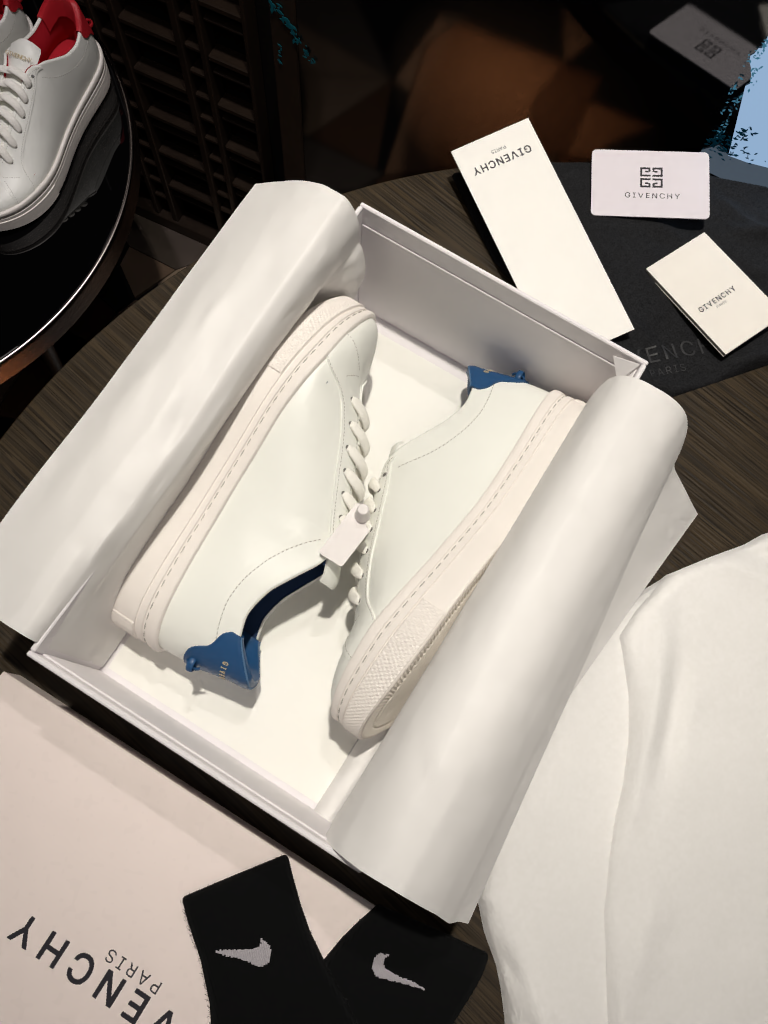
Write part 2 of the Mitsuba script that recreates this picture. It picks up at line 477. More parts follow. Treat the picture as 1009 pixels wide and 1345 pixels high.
for k in range(80):
    q = pale_edge[int(r.integers(len(pale_edge) - 1))]
    cx, cz = q[0] + r.normal(0.0015, 0.0013), q[1] + r.normal(0, 0.006)
    a, l = r.uniform(0, math.pi), r.uniform(0.0008, 0.0022)
    c, s = math.cos(a), math.sin(a)
    leafs.append(wall_flat([(cx - c * l, cz - s * l), (cx - s * l * 0.45, cz + c * l * 0.45), (cx + c * l, cz + s * l), (cx + s * l * 0.45, cz - c * l * 0.45)], PD - 0.0016 - 0.000003 * k, 0.0003))
emissive("picture_fringe", cat(leafs), (0.03, 0.13, 0.20), pan, kind="stuff")
leafs = []
r = np.random.default_rng(5)
for k in range(120):
    cx, cz = 0.072 + abs(r.normal(0, 0.018)), 0.006 + r.normal(0, 0.007)
    if k < 25:
        cx, cz = 0.096 + r.normal(0, 0.004), 0.024 + r.normal(0, 0.004)
    a, l = r.uniform(0, math.pi), r.uniform(0.0012, 0.0034)
    c, s = math.cos(a), math.sin(a) * 0.6
    leafs.append(wall_flat([(cx - c * l, cz - s * l), (cx - s * l * 0.4, cz + c * l * 0.4), (cx + c * l, cz + s * l), (cx + s * l * 0.4, cz - c * l * 0.4)], PD - 0.002 - 0.000004 * k, 0.0004))
add("picture_foliage", cat(leafs), "mat_art_leaf", parent=pan, kind="stuff", label="teal painted foliage along the bright patch")
leafs = []  # flat blue green flecks across the frame and the glass
for k in range(70):
    t = r.uniform(0, 1)
    cx, cz = -0.366 + 0.044 * t + r.normal(0, 0.002), -0.046 - 0.055 * t ** 1.2 + r.normal(0, 0.003)
    if k < 8:
        cx, cz = -0.362 + r.normal(0, 0.0015), -0.100 + r.normal(0, 0.006)
    l = r.uniform(0.0016, 0.0052) * (1 - 0.4 * t)
    a = -0.9 + r.normal(0, 0.5)
    c, s = math.cos(a), math.sin(a)
    leafs.append(wall_flat([(cx - c * l, cz - s * l), (cx - s * l * 0.42, cz + c * l * 0.42), (cx + c * l, cz + s * l), (cx + s * l * 0.42, cz - c * l * 0.42)], PD - 0.002 - 0.000004 * k, 0.0004))
add("panel_flecks", cat(leafs), "mat_teal_flecks", parent=pan, kind="stuff", label="blue green flecks at its left end")

# ------------------------------------------------------------------ round wooden table
TC, TR = np.array([0.203, 0.0066]), 0.522
tab = thing("wooden_table", "round dark brown wood grain table that carries the shoe box and cards", "table")
add("tabletop", revolve([(0, 0), (TR - 0.0015, 0), (TR, -0.0015), (TR, -0.003)], 256).apply_translation([*TC, 0]), "mat_wood", smooth=30, parent=tab)
add("edge_band", revolve([(TR - 0.0008, -0.003), (TR - 0.0004, -0.034), (TR - 0.002, -0.036), (0.0, -0.036)], 256).apply_translation([*TC, 0]), "mat_wood_edge", smooth=30, parent=tab)
add("column", revolve([(0.05, -0.036), (0.045, -0.3), (0.05, FZ + 0.03)], 48).apply_translation([*TC, 0]), "mat_dark_metal", smooth=30, parent=tab)
add("foot", revolve([(0.05, FZ + 0.03), (0.22, FZ + 0.016), (0.24, FZ + 0.002)], 64).apply_translation([*TC, 0]), "mat_dark_metal", smooth=30, parent=tab)

# ------------------------------------------------------------------ shoe box
BO = np.array([-0.015, 0.139, 0.0])
BA = -0.353
ES = np.array([math.cos(BA), math.sin(BA), 0])
EL = np.array([-math.sin(BA), math.cos(BA), 0])
RB = np.stack([ES, EL, [0, 0, 1]], 1)
BW, BL, BH, BT = 0.215, 0.349, 0.1255, 0.0032


def B(s, l, z):
    return BO + np.multiply.outer(np.asarray(s, float), ES) + np.multiply.outer(np.asarray(l, float), EL) + np.multiply.outer(np.asarray(z, float), [0, 0, 1.0])


def bbox(s0, s1, l0, l1, z0, z1, bevel=0.0):
    return box((s1 - s0, l1 - l0, z1 - z0), B((s0 + s1) / 2, (l0 + l1) / 2, (z0 + z1) / 2), RB, bevel)


sb = thing("shoe_box", "open white cardboard shoe box on the wooden table", "shoe box")
hw, hl = BW / 2, BL / 2
add("base", bbox(-hw + BT, hw - BT, -hl + BT, hl - BT, 0.0012, 0.0036), "mat_card_inside", parent=sb)
add("end_wall", bbox(-hw, hw, hl - BT, hl, 0.001, BH, 0.0008), "mat_card_inside", parent=sb)
add("end_wall", bbox(-hw, hw, -hl, -hl + BT, 0.001, BH, 0.0008), "mat_card_inside", parent=sb)
add("side_wall", bbox(-hw, -hw + BT, -hl + BT + 0.0002, hl - BT - 0.0002, 0.001, BH, 0.0008), "mat_card_inside", parent=sb)
add("side_wall", bbox(hw - BT, hw, -hl + BT + 0.0002, hl - BT - 0.0002, 0.001, BH, 0.0008), "mat_card_inside", parent=sb)
# the lower inner lining of each end wall leaves a ledge under the rim
add("inner_lining", bbox(-hw + BT + 0.0004, hw - BT - 0.0004, hl - BT - 0.0014, hl - BT - 0.0001, 0.0038, BH - 0.017, 0.0004), "mat_card_inside", parent=sb)
add("inner_lining", bbox(-hw + BT + 0.0004, hw - BT - 0.0004, -hl + BT + 0.0001, -hl + BT + 0.0014, 0.0038, BH - 0.012, 0.0004), "mat_card_inside", parent=sb)
for (a, b, c) in (((0.0862, 0.1672, 0.1225), (0.1035, 0.1702, 0.1238), (0.0975, 0.1608, 0.1085)), ((0.1036, 0.1605, 0.118), (0.1038, 0.169, 0.119), (0.0985, 0.1625, 0.102))):
    t = np.array([B(*a), B(*b), B(*c)])
    n = np.cross(t[1] - t[0], t[2] - t[0])
    n /= np.linalg.norm(n)
    add("corner_flap", trimesh.convex.convex_hull(np.vstack([t, t + n * 0.0005])), "mat_card_white", parent=sb, label="small triangular paper flap folded in its right corner" if a[0] < 0.09 else None)

# ------------------------------------------------------------------ sneakers
LEFT = [(0, 0), (0.0055, 0.0165), (0.02, 0.0285), (0.05, 0.0335), (0.09, 0.0335), (0.13, 0.0375), (0.165, 0.0440), (0.19, 0.0465), (0.215, 0.0440), (0.24, 0.0345), (0.2565, 0.0215), (0.2665, 0.0040)]
RIGHT = [(0.2640, -0.0100), (0.254, -0.0235), (0.235, -0.0355), (0.21, -0.0425), (0.18, -0.0435), (0.15, -0.0390), (0.12, -0.0335), (0.09, -0.0315), (0.05, -0.0325), (0.02, -0.0280), (0.0055, -0.0165)]
ZJ = PchipInterpolator([0, 0.03, 0.08, 0.12, 0.16, 0.19, 0.22, 0.25, 0.275], [0.038, 0.0345, 0.0300, 0.0282, 0.0282, 0.030, 0.0325, 0.0325, 0.031])
TK = np.array([  # along the outline (heel to toe): position of the upper's top edge
    (0.000, 0.012, 0.000, 0.0940), (0.015, 0.016, 0.0140, 0.0930), (0.037, 0.027, 0.0225, 0.0870), (0.055, 0.040, 0.0265, 0.0805), (0.069, 0.053, 0.0280, 0.0775),
    (0.085, 0.068, 0.0280, 0.0800), (0.102, 0.085, 0.0260, 0.0880), (0.117, 0.100, 0.0230, 0.0960), (0.127, 0.109, 0.0205, 0.0995), (0.133, 0.115, 0.0160, 0.1015),
    (0.139, 0.122, 0.0130, 0.1000), (0.162, 0.145, 0.0120, 0.0905), (0.192, 0.175, 0.0110, 0.0765), (0.224, 0.205, 0.0090, 0.0580), (0.252, 0.2195, 0.0060, 0.0495), (0.305, 0.2235, 0.0, 0.0465)])
TOPC = PchipInterpolator(TK[:, 0], TK[:, 1:])
EYELETS = [(0.122, 0.0965), (0.1335, 0.0925), (0.147, 0.0855), (0.160, 0.0785), (0.1735, 0.0715), (0.188, 0.0640), (0.2025, 0.0555)]


class Shoe:
    def __init__(self, mirror, N=720, NV=46):
        knots = np.array(LEFT + RIGHT + LEFT[:1])
        par = np.r_[0, np.cumsum(np.linalg.norm(np.diff(knots, axis=0), axis=1))]
        cs = CubicSpline(par, knots, bc_type="periodic")
        dense = cs(np.linspace(0, par[-1], 6000))
        if mirror:
            dense = (dense * [1, -1])[::-1]
        s = np.r_[0, np.cumsum(np.linalg.norm(np.diff(dense, axis=0), axis=1))]
        self.total = s[-1]
        self.S = np.linspace(0, s[-1], N, endpoint=False)
        self.O = np.stack([np.interp(self.S, s, dense[:, k]) for k in (0, 1)], 1)
        t = np.roll(self.O, -1, 0) - np.roll(self.O, 1, 0)
        t /= np.linalg.norm(t, axis=1, keepdims=True)
        self.n2 = np.stack([-t[:, 1], t[:, 0]], 1)
        self.n2 *= np.sign((self.n2 * (self.O - [0.13, 0])).sum(1).mean())
        tip = s[np.argmax(dense[:, 0])]
        self.half = np.where(self.S <= tip, self.S / tip, (s[-1] - self.S) / (s[-1] - tip)) * 0.305
        self.sign = np.where(self.S <= tip, 1.0, -1.0)
        self.signed = self.half * self.sign
        self.zj = ZJ(self.O[:, 0])
        self.zb = 0.0105 * np.clip((self.O[:, 0] - 0.195) / 0.072, 0, 1) ** 2
        self.N, self.NV = N, NV
        self.upper_grid()

    def ring(self, out, frac):
        p = self.O + self.n2 * out
        return np.c_[p, self.zb + frac * (self.zj + 0.001 - self.zb)]

    def upper_grid(self):
        P0 = np.c_[self.O - self.n2 * 0.0035, self.zj - 0.002]
        T = TOPC(self.half)
        T[:, 1] *= self.sign
        self.T = T
        sm = lambda a, b, x: np.clip((x - a) / (b - a), 0, 1) ** 2 * (3 - 2 * np.clip((x - a) / (b - a), 0, 1))
        wt, wn = sm(0.112, 0.15, self.half)[:, None], sm(0.215, 0.262, self.half)[:, None]
        heel = 1 - sm(0.0, 0.05, self.half)[:, None]
        dz = (T[:, 2] - P0[:, 2])[:, None]
        n3 = np.c_[self.n2, np.zeros(self.N)]
        Z = np.array([0, 0, 1.0])
        P1s = P0 + Z * 0.42 * dz + n3 * (0.0022 - 0.001 * heel)
        P1t = P0 + Z * 0.0125 + n3 * 0.0012
        P1 = P1s * (1 - wn) + P1t * wn
        P2c = T - Z * 0.30 * dz + n3 * 0.0032
        side = np.c_[np.zeros(self.N), self.sign, np.zeros(self.N)]
        P2h = T + side * 0.0135 - Z * 0.0068
        P2f = T + (np.c_[P0[:, :2], T[:, 2]] - T) * 0.50 - Z * 0.0012
        P2 = (P2c * (1 - wt) + P2h * wt) * (1 - wn) + P2f * wn
        from scipy.ndimage import gaussian_filter1d
        sg_ = 0.0085 / (self.total / self.N)
        P2 = P2 * wn + (1 - wn) * gaussian_filter1d(P2, sg_, axis=0, mode="wrap")
        P1 = gaussian_filter1d(P1, sg_ * 0.7, axis=0, mode="wrap") * (1 - wn) + P1 * wn
        v = np.linspace(0, 1, self.NV)[None, :, None]
        G = (1 - v) ** 3 * P0[:, None] + 3 * v * (1 - v) ** 2 * P1[:, None] + 3 * v * v * (1 - v) * P2[:, None] + v ** 3 * T[:, None]
        self.G = G
        du = np.roll(G, -1, 0) - np.roll(G, 1, 0)
        dv = np.gradient(G, axis=1)
        n = np.cross(du, dv)
        n /= np.linalg.norm(n, axis=-1, keepdims=True) + 1e-12
        c = G - np.array([0.13, 0, 0.03])
        if (n * c).sum() < 0:
            n = -n
        self.Nn = n

    def at(self, f, v):
        """Position and normal at (outline index as a float, height 0 to 1)."""
        f, v = np.asarray(f, float) % self.N, np.clip(np.asarray(v, float), 0, 1) * (self.NV - 1)
        i, j = np.floor(f).astype(int), np.minimum(np.floor(v).astype(int), self.NV - 2)
        a, b = (f - i)[..., None], (v - j)[..., None]
        i1 = (i + 1) % self.N
        i = i % self.N
        out = []
        for A in (self.G, self.Nn):
            out.append((A[i, j] * (1 - b) + A[i, j + 1] * b) * (1 - a) + (A[i1, j] * (1 - b) + A[i1, j + 1] * b) * a)
        return out[0], out[1] / (np.linalg.norm(out[1], axis=-1, keepdims=True) + 1e-12)

    def idx(self, signed):
        """Outline index of the signed arc position (0 heel, + on the +y side)."""
        order = np.argsort(self.signed)
        i = np.interp(signed, self.signed[order], np.where(self.sign[order] < 0, order - self.N, order))
        return i

    def on_side(self, x, z, sign=1):
        """(index, v) of the surface point of one side whose side view is (x, z)."""
        if not hasattr(self, "_tree"):
            self._tree = {}
        if sign not in self._tree:
            from scipy.interpolate import LinearNDInterpolator
            ii = np.nonzero((self.sign == sign) & (self.half < 0.262) & (self.half > 0.012))[0][::3]
            jj = np.arange(self.NV)
            I, J = np.meshgrid(ii, jj, indexing="ij")
            self._tree[sign] = LinearNDInterpolator(self.G[I, J][..., [0, 2]].reshape(-1, 2), np.c_[I.ravel(), J.ravel() / (self.NV - 1)])
        return self._tree[sign](np.c_[x, z])

    def z_to_v(self, f, z):
        g = self.at(np.repeat(np.asarray(f, float)[:, None], self.NV, 1), np.repeat(np.linspace(0, 1, self.NV)[None], len(f), 0))[0][..., 2]
        return np.array([np.interp(zz, np.maximum.accumulate(row), np.linspace(0, 1, self.NV)) for zz, row in zip(z, g)])

    def patch(self, f, vlo, vhi, off, nv=14, skirt=0.0006):
        """A panel lying on the upper, with a visible edge of its own thickness."""
        t = np.linspace(0, 1, nv)
        V = vlo[:, None] + (vhi - vlo)[:, None] * t[None]
        F = np.repeat(f[:, None], nv, 1)
        p, n = self.at(F, V)
        A = p + n * off
        lo = p - n * skirt
        V3 = np.concatenate([lo[:, :1], A[:, :1] * 0.75 + lo[:, :1] * 0.25, A, A[:, -1:] * 0.75 + lo[:, -1:] * 0.25, lo[:, -1:]], 1)
        ends = [np.concatenate([p[:1, :1], p[:1], p[:1, -1:]], 1), ]
        first = V3[:1] * 0 + np.concatenate([lo[:1, :1], lo[:1, :1], lo[:1], lo[:1, -1:], lo[:1, -1:]], 1)
        last = np.concatenate([lo[-1:, :1], lo[-1:, :1], lo[-1:], lo[-1:, -1:], lo[-1:, -1:]], 1)
        return grid(np.concatenate([first, V3, last], 0))

    def stitches(self, uv, pitch=0.0029, length=0.0019, r=0.00034, off=0.0002):
        f = np.linspace(0, 1, 400)
        k = np.linspace(0, 1, len(uv))
        uu, vv = PchipInterpolator(k, uv[:, 0])(f), PchipInterpolator(k, uv[:, 1])(f)
        p, n = self.at(uu, vv)
        s = np.r_[0, np.cumsum(np.linalg.norm(np.diff(p, axis=0), axis=1))]
        out = []
        for a in np.arange(0, s[-1] - length, pitch):
            q = np.stack([[np.interp(x, s, p[:, c]) for c in range(3)] for x in np.linspace(a, a + length, 3)])
            m = np.array([np.interp(a, s, n[:, c]) for c in range(3)])
            out.append(tube(q + m * off, [r * 0.6, r, r * 0.6], sides=5, up=m))
        return out

    def wrap(self, mesh, signed0, z0, off=0.0011, flip=1):
        """Lays flat lettering (x along the outline, y up) on the upper."""
        v = np.asarray(mesh.vertices)
        f = self.idx(signed0 + flip * v[:, 0])
        p, n = self.at(f, self.z_to_v(f, z0 + v[:, 1]))
        m = mesh.copy()
        m.vertices = p + n * (off + v[:, 2:3])
        return m


def build_sneaker(root, xf, mirror, tab, tab_edge, lining, detail=True, text=True, tab_word="GIVENCHY", red=False):
    sh = Shoe(mirror)
    put = lambda nm, mesh, m, smooth=30, parent=root, **k: add(nm, mesh, m, smooth, parent, xf=xf, **k)
    N = sh.N
    # upper with its rolled top edge
    n3 = np.c_[sh.n2, np.zeros(N)]
    rad = np.interp(sh.half, [0, 0.118, 0.135, 0.31], [0.0021, 0.0021, 0.0008, 0.0006])[:, None]
    rows = [sh.G[:, j] for j in range(sh.NV)]
    inw = -n3.copy()
    thr = sh.half > 0.135
    inw[thr] = np.c_[np.zeros(thr.sum()), -sh.sign[thr], np.zeros(thr.sum())]
    for a in (0.5, 1.0, 1.6, 2.2, 2.8, math.pi):
        rows.append(sh.T + inw * rad * (1 - math.cos(a)) + np.array([0, 0, 1]) * rad * math.sin(a))
    rows.append(rows[-1] - np.array([0, 0, 0.004]))
    put("upper", grid(np.stack(rows, 1), close_u=True), "mat_leather", smooth=50)
    # sole wall
    prof = [(-0.006, 0.0), (-0.0016, 0.0), (-0.0004, 0.025), (0.0, 0.07), (0.0002, 0.3), (0.0, 0.55), (-0.0009, 0.562), (-0.0009, 0.582), (0.0, 0.595), (0.0, 0.70), (-0.0009, 0.715),
            (-0.0009, 0.785), (0.0, 0.80), (0.0004, 0.88), (0.0002, 0.965), (-0.0008, 0.995), (-0.0028, 1.005), (-0.0045, 0.95)]
    put("sole", grid(np.stack([sh.ring(*p) for p in prof], 1), close_u=True), "mat_rubber", smooth=38)
    # stitches sunk in the channel of the sole wall
    st = []
    chan = sh.ring(-0.0007, 0.75)
    cum = sh.S
    for a in np.arange(0.0, sh.total - 0.006, 0.0078):
        q = np.stack([[np.interp(x, cum, chan[:, c]) for c in range(3)] for x in np.linspace(a, a + 0.0050, 4)])
        st.append(tube(q, [0.00025, 0.0004, 0.0004, 0.00025], sides=5))
    put("sole_stitching", cat(st), "mat_stitch", smooth=True, kind="stuff")
    # textured toe bumper and heel patch
    if detail:
        def strip(sel_lo, sel_hi, fn, f0, f1, nf, off, h, step):
            a = np.arange(sel_lo, sel_hi, step)
            fi = sh.idx(a) if sel_lo < 0 else np.interp(a, sh.S, np.arange(N))
            i0 = np.floor(fi).astype(int) % N
            w = (fi - np.floor(fi))[:, None]
            fr = np.linspace(f0, f1, nf)
            V = []
            for f in fr:
                r0 = sh.ring(0, f)
                p = r0[i0] * (1 - w) + r0[(i0 + 1) % N] * w
                m = n3[i0] * (1 - w) + n3[(i0 + 1) % N] * w
                z = f * 0.03
                V.append(p + m * (off + h * fn(a, z))[:, None])
            V = np.stack(V, 1)
            bk = lambda A: A
            m0 = n3[i0][:, None]
            edge0, edge1 = V[:, :1] - m0 * (off + 0.0006), V[:, -1:] - m0 * (off + 0.0006)
            V = np.concatenate([edge0, V, edge1], 1)
            c0 = V[:1] - m0[:1] * (off + 0.0005)
            c1 = V[-1:] - m0[-1:] * (off + 0.0005)
            return grid(np.concatenate([c0, V, c1], 0))
        pyr = lambda a, z: (np.abs(((a / 0.0029 + z / 0.0036) % 1) - 0.5) + np.abs(((a / 0.0029 - z / 0.0036) % 1) - 0.5))
        lo = np.interp(0.187, sh.O[sh.sign > 0][:, 0][: np.argmax(sh.O[sh.sign > 0][:, 0])], sh.S[sh.sign > 0][: np.argmax(sh.O[sh.sign > 0][:, 0])])
        neg = sh.sign < 0
        hi = np.interp(-0.187, -sh.O[neg][:, 0], sh.S[neg])
        put("toe_bumper", strip(lo, hi, pyr, 0.035, 0.545, 34, 0.0005, 0.00085, 0.0004), "mat_rubber", smooth=True, label="knurled rubber toe bumper")
        ln = lambda a, z: 0.5 + 0.5 * np.sin(2 * np.pi * (a * 0.6 + z) / 0.0025)
        put("heel_patch", strip(-0.024, 0.024, ln, 0.035, 0.545, 40, 0.0004, 0.00055, 0.0004), "mat_rubber", smooth=True, label="diagonally ribbed rubber heel patch")
    else:
        a = np.nonzero(sh.O[:, 0] > 0.187)[0]
        V = np.stack([sh.ring(-0.0005, 0.02)[a], sh.ring(0.0009, 0.05)[a], sh.ring(0.0009, 0.54)[a], sh.ring(-0.0005, 0.56)[a]], 1)
        put("toe_bumper", grid(np.concatenate([V[:1] - n3[a[:1]][:, None] * 0.0013, V, V[-1:] - n3[a[-1:]][:, None] * 0.0013])), "mat_rubber", smooth=30)
    # outsole with ribs
    nr = 46 if detail else 4
    fi = np.arange(0, N, 0.5 if detail else 4)
    i0 = fi.astype(int)
    w = (fi - i0)[:, None]
    e = sh.O - sh.n2 * 0.0012
    e = e[i0] * (1 - w) + e[(i0 + 1) % N] * w
    zb = sh.zb[i0] * (1 - w[:, 0]) + sh.zb[(i0 + 1) % N] * w[:, 0]
    arc = fi / N * sh.total
    core = np.c_[np.clip(e[:, 0], 0.032, 0.232), 0 * e[:, 1]]
    V = []
    for t in np.linspace(0, 1, nr):
        p = e * (1 - t) + core * t
        d = np.linalg.norm(p - e, axis=1)
        zz = 0.0105 * np.clip((p[:, 0] - 0.195) / 0.072, 0, 1) ** 2
        rim = 0.5 + 0.5 * np.sin(2 * np.pi * arc / 0.0031)
        inner = 0.5 + 0.5 * np.sign(np.sin(2 * np.pi * (p[:, 0] + p[:, 1] * 0.9) / 0.0034)) * np.abs(np.sin(2 * np.pi * (p[:, 0] + p[:, 1] * 0.9) / 0.0034)) ** 0.5
        h = np.where(d < 0.0012, 0.4, np.where(d < 0.0075, rim, np.where(d < 0.0095, -0.6, inner)))
        V.append(np.c_[p, zz + 0.0003 - (0.0008 * h if detail else 0)])
    V = np.stack(V, 1)
    put("outsole", grid(V, close_u=True), "mat_outsole", smooth=25, label="ribbed beige tread" if detail else None)
    # lining and insole
    sel = np.nonzero(sh.half < 0.150)[0]
    sel = np.r_[sel[sh.sign[sel] < 0], sel[sh.sign[sel] > 0]]
    top = rows[sh.NV + 5][sel] - np.array([0, 0, 0.0002]) + inw[sel] * 0.0003
    bot = np.c_[sh.O[sel] - sh.n2[sel] * 0.0095, np.full(len(sel), 0.041)]
    V = [top + inw[sel] * 0.0004 + np.array([0, 0, 0.0012])] + [top * (1 - t) + bot * t + inw[sel] * 0.0042 * math.sin(math.pi * t) for t in np.linspace(0.0, 1, 10)]
    put("lining", grid(np.stack(V, 1)), lining, smooth=True)
    ip = Polygon([tuple(q) for q in (sh.O - sh.n2 * 0.008)[::6]]).intersection(Polygon([(-1, -1), (0.2, -1), (0.2, 1), (-1, 1)]))
    put("insole", extrude(ip, 0.003).apply_translation([0, 0, 0.039]), lining if not red else "mat_red_lining", smooth=20)
    # tongue
    cl = spline([(0.222, 0, 0.0452), (0.205, 0, 0.0545), (0.175, 0, 0.0735), (0.145, 0, 0.0880), (0.122, 0, 0.0985), (0.104, 0, 0.1080), (0.097, 0, 0.1105), (0.093, 0, 0.1100)], 30)
    ys = np.linspace(-1, 1, 17)
    hw_ = np.interp(cl[:, 0], [0.09, 0.096, 0.11, 0.16, 0.21, 0.225], [0.011, 0.0165, 0.0165, 0.0155, 0.012, 0.009])
    V = np.stack([np.stack([cl[:, 0] + 0 * cl[:, 0], y * hw_, cl[:, 2] - 0.0075 * y * y * np.interp(cl[:, 0], [0.1, 0.2], [1, 0.4]) - 0.0006], 1) for y in ys], 1)
    put("tongue", sheet(V + [0, 0, 0.001], 0.0016), "mat_leather", smooth=40)
    put("tongue_lining", sheet(V[2:-2, 6:] - [0.0, 0, 0.0012], 0.0016), lining, smooth=40)
    # eyestay panels, eyelets, laces, stitching
    stz = PchipInterpolator([0.105, 0.113, 0.125, 0.155, 0.183, 0.204, 0.2105, 0.2135], [0.0975, 0.0968, 0.0900, 0.0752, 0.0612, 0.0455, 0.0340, 0.026])
    stitch = []
    ends = {}
    for sg in (1, -1):
        h = np.linspace(0.1265, 0.2585, 90)
        f = sh.idx(sg * h)
        vv = np.linspace(0, 1, 160)
        vlo = []
        for ff, hh in zip(f, h):
            p, _ = sh.at(np.full(160, ff), vv)
            ok = p[:, 2] >= stz(np.clip(p[:, 0], 0.105, 0.2135)) if hh < 0.2385 else np.ones(160, bool)
            vlo.append(vv[np.argmax(ok)] if ok.any() else 0.97)
        vlo = np.array(vlo)
        vlo = np.convolve(np.r_[[vlo[0]] * 3, vlo, [vlo[-1]] * 3], np.ones(7) / 7, "valid")
        vhi = np.full_like(f, 0.995)
        # slanted front edge
        fr = np.clip((h - 0.243) / 0.0155, 0, 1)
        put("eyestay", sh.patch(f, vlo, np.maximum(vhi - 0.10 * fr, vlo + 0.02), 0.00115, nv=18), "mat_leather", smooth=40, parent=root)
        inner = np.c_[f[2:84], np.clip(vlo[2:84] + 0.035, 0, 0.97)]
        stitch += sh.stitches(inner, 0.0024, 0.0016, 0.00030, 0.0012)
        stitch += sh.stitches(np.c_[f[1:70], np.full(69, 0.955)], 0.0024, 0.0016, 0.00030, 0.0012)
        a = [(h_, v_) for h_, v_ in ((0.232, 0.55), (0.240, 0.70), (0.247, 0.86))]
        stitch += sh.stitches(np.c_[sh.idx(sg * np.array([q[0] for q in a])), [q[1] for q in a]], 0.0022, 0.0015, 0.0003, 0.0012)
        a = ((0.256, 0.08), (0.254, 0.45), (0.250, 0.75))
        stitch += sh.stitches(np.c_[sh.idx(sg * np.array([q[0] for q in a])), [q[1] for q in a]], 0.0022, 0.0015, 0.0003, 0.0012)
        cx = np.array([0.029, 0.036, 0.045, 0.057, 0.072, 0.085, 0.095, 0.107, 0.1165])
        cz = np.array([0.0715, 0.0690, 0.0665, 0.0650, 0.0668, 0.0710, 0.0758, 0.0840, 0.0918])
        q = sh.on_side(cx, cz, sg)
        q = q[~np.isnan(q).any(1)]
        if len(q) > 3:
            stitch += sh.stitches(q, 0.0030, 0.0020, 0.00036, 0.0001)
        ends[sg] = []
        for (x, z) in EYELETS:
            g = sh.on_side([x], [z - 0.0005], sg)[0]
            if np.isnan(g).any():
                g = np.array([sh.idx(sg * (x + 0.0175)), 0.8])
            p, n = sh.at(g[0], g[1])
            ends[sg].append((p, n, sh.at(g[0], 1.0)[0]))
            disc = trimesh.creation.cylinder(0.0016, 0.0006, sections=20)
            R = trimesh.geometry.align_vectors([0, 0, 1], n)[:3, :3]
            disc.vertices = disc.vertices @ R.T + p + n * 0.00125
            put("eyelet", disc, "mat_hole", smooth=False)  # dark disc: shade inside the punched hole, put in as colour
    put("stitching", cat(stitch), "mat_stitch", smooth=True, kind="stuff")
    def tz(x):
        return float(np.interp(x, cl[::-1, 0], cl[::-1, 2]))
    for k in range(1, 7):
        for sg in ((1, -1) if k % 2 else (-1, 1)):
            p, n, T = ends[sg][k]
            p2, n2_, T2 = ends[-sg][k - 1]
            mid = np.array([(T[0] * 0.55 + T2[0] * 0.45), 0.0, tz((T[0] + T2[0]) / 2) + 0.0062 + 0.0028 * (sg > 0)])
            path = [p - n * 0.0015, p + n * 0.0016 + (T - p) * 0.06, p + n * 0.0042 + (T - p) * 0.45 + np.array([-0.002, 0, 0]), T + n * 0.0036 + np.array([-0.0040, 0, 0.0034]), mid, T2 * 0.8 + mid * 0.2 + np.array([0.0015, 0, -0.0042]), T2 + np.array([0, sg * -0.001, -0.0055])]
            pp = spline(path, 34)
            up = np.repeat(n[None], 34, 0) * np.linspace(1, 0, 34)[:, None] + np.array([0, 0, 1.0]) * np.linspace(0.2, 1, 34)[:, None]
            wd = np.interp(np.linspace(0, 1, 34), [0, 0.06, 0.16, 0.35, 0.6, 1], [0.0017, 0.0026, 0.0039, 0.0042, 0.0040, 0.0030])
            put("lace", tube(pp, wd, wd * 0.46, up=up, sides=12), "mat_lace", smooth=True)
    # folded leather heel tab
    h = np.linspace(-0.053, 0.053, 81)
    f = sh.idx(h)
    zlow = PchipInterpolator([0, 0.019, 0.0255, 0.0290, 0.0320, 0.0350, 0.040, 0.047, 0.053], [0.0575, 0.0577, 0.0588, 0.0608, 0.0645, 0.0690, 0.0712, 0.0727, 0.0775])(np.abs(h))
    vlo = sh.z_to_v(f, zlow)
    nv = 14
    V = vlo[:, None] + (1 - vlo)[:, None] * np.linspace(0, 1, nv)[None]
    p, n = sh.at(np.repeat(f[:, None], nv, 1), V)
    A = p + n * 0.0014
    ext = 0.0042 * (1 - np.clip((np.abs(h) - 0.012) / 0.038, 0, 1) ** 1.6)[:, None] + 0.0026
    outd = n[:, -1] * [1, 1, 0]
    outd /= np.linalg.norm(outd, axis=1, keepdims=True)
    rowsx = [A[:, -1] + ext * k * np.array([0, 0, 1.0]) + outd * ext * -0.25 * k * k for k in (0.25, 0.5, 0.75, 1.0)]
    rim = rowsx[-1]
    back = [rim - outd * 0.0028 + [0, 0, 0.0008], rim - outd * 0.0056 + [0, 0, 0.0004], rim - outd * 0.0068 - [0, 0, 0.0012]] + [rim - outd * (0.0070 + 0.003 * k) - np.array([0, 0, 1.0]) * (ext * k + 0.014 * k) for k in (0.3, 0.6, 1.0)]
    lo = p[:, :1] - n[:, :1] * 0.0005
    V3 = np.concatenate([lo, A[:, :1] * 0.8 + lo * 0.2, A, np.stack(rowsx + back, 1)], 1)
    e0 = V3[:1] - n[:1, :1] * 0.0018
    e1 = V3[-1:] - n[-1:, :1] * 0.0018
    tb = put("heel_tab", grid(np.concatenate([e0, V3, e1], 0)), tab, smooth=35, label=("blue" if not red else "red") + " leather heel tab folded over the collar")
    tp = put("tab_edge", tube(rim - outd * 0.0008 + [0, 0, 0.0004], 0.0007, sides=6), tab_edge, smooth=True, parent=tb)
    # the small loop tucked through the tail of the tab
    c0, m0 = sh.at(sh.idx(np.array([0.014])), sh.z_to_v(sh.idx(np.array([0.014])), np.array([0.0640])))
    c0, m0 = c0[0], m0[0]
    tv = np.cross([0, 0, 1.0], m0)
    a = np.linspace(-0.3, math.pi + 0.3, 20)
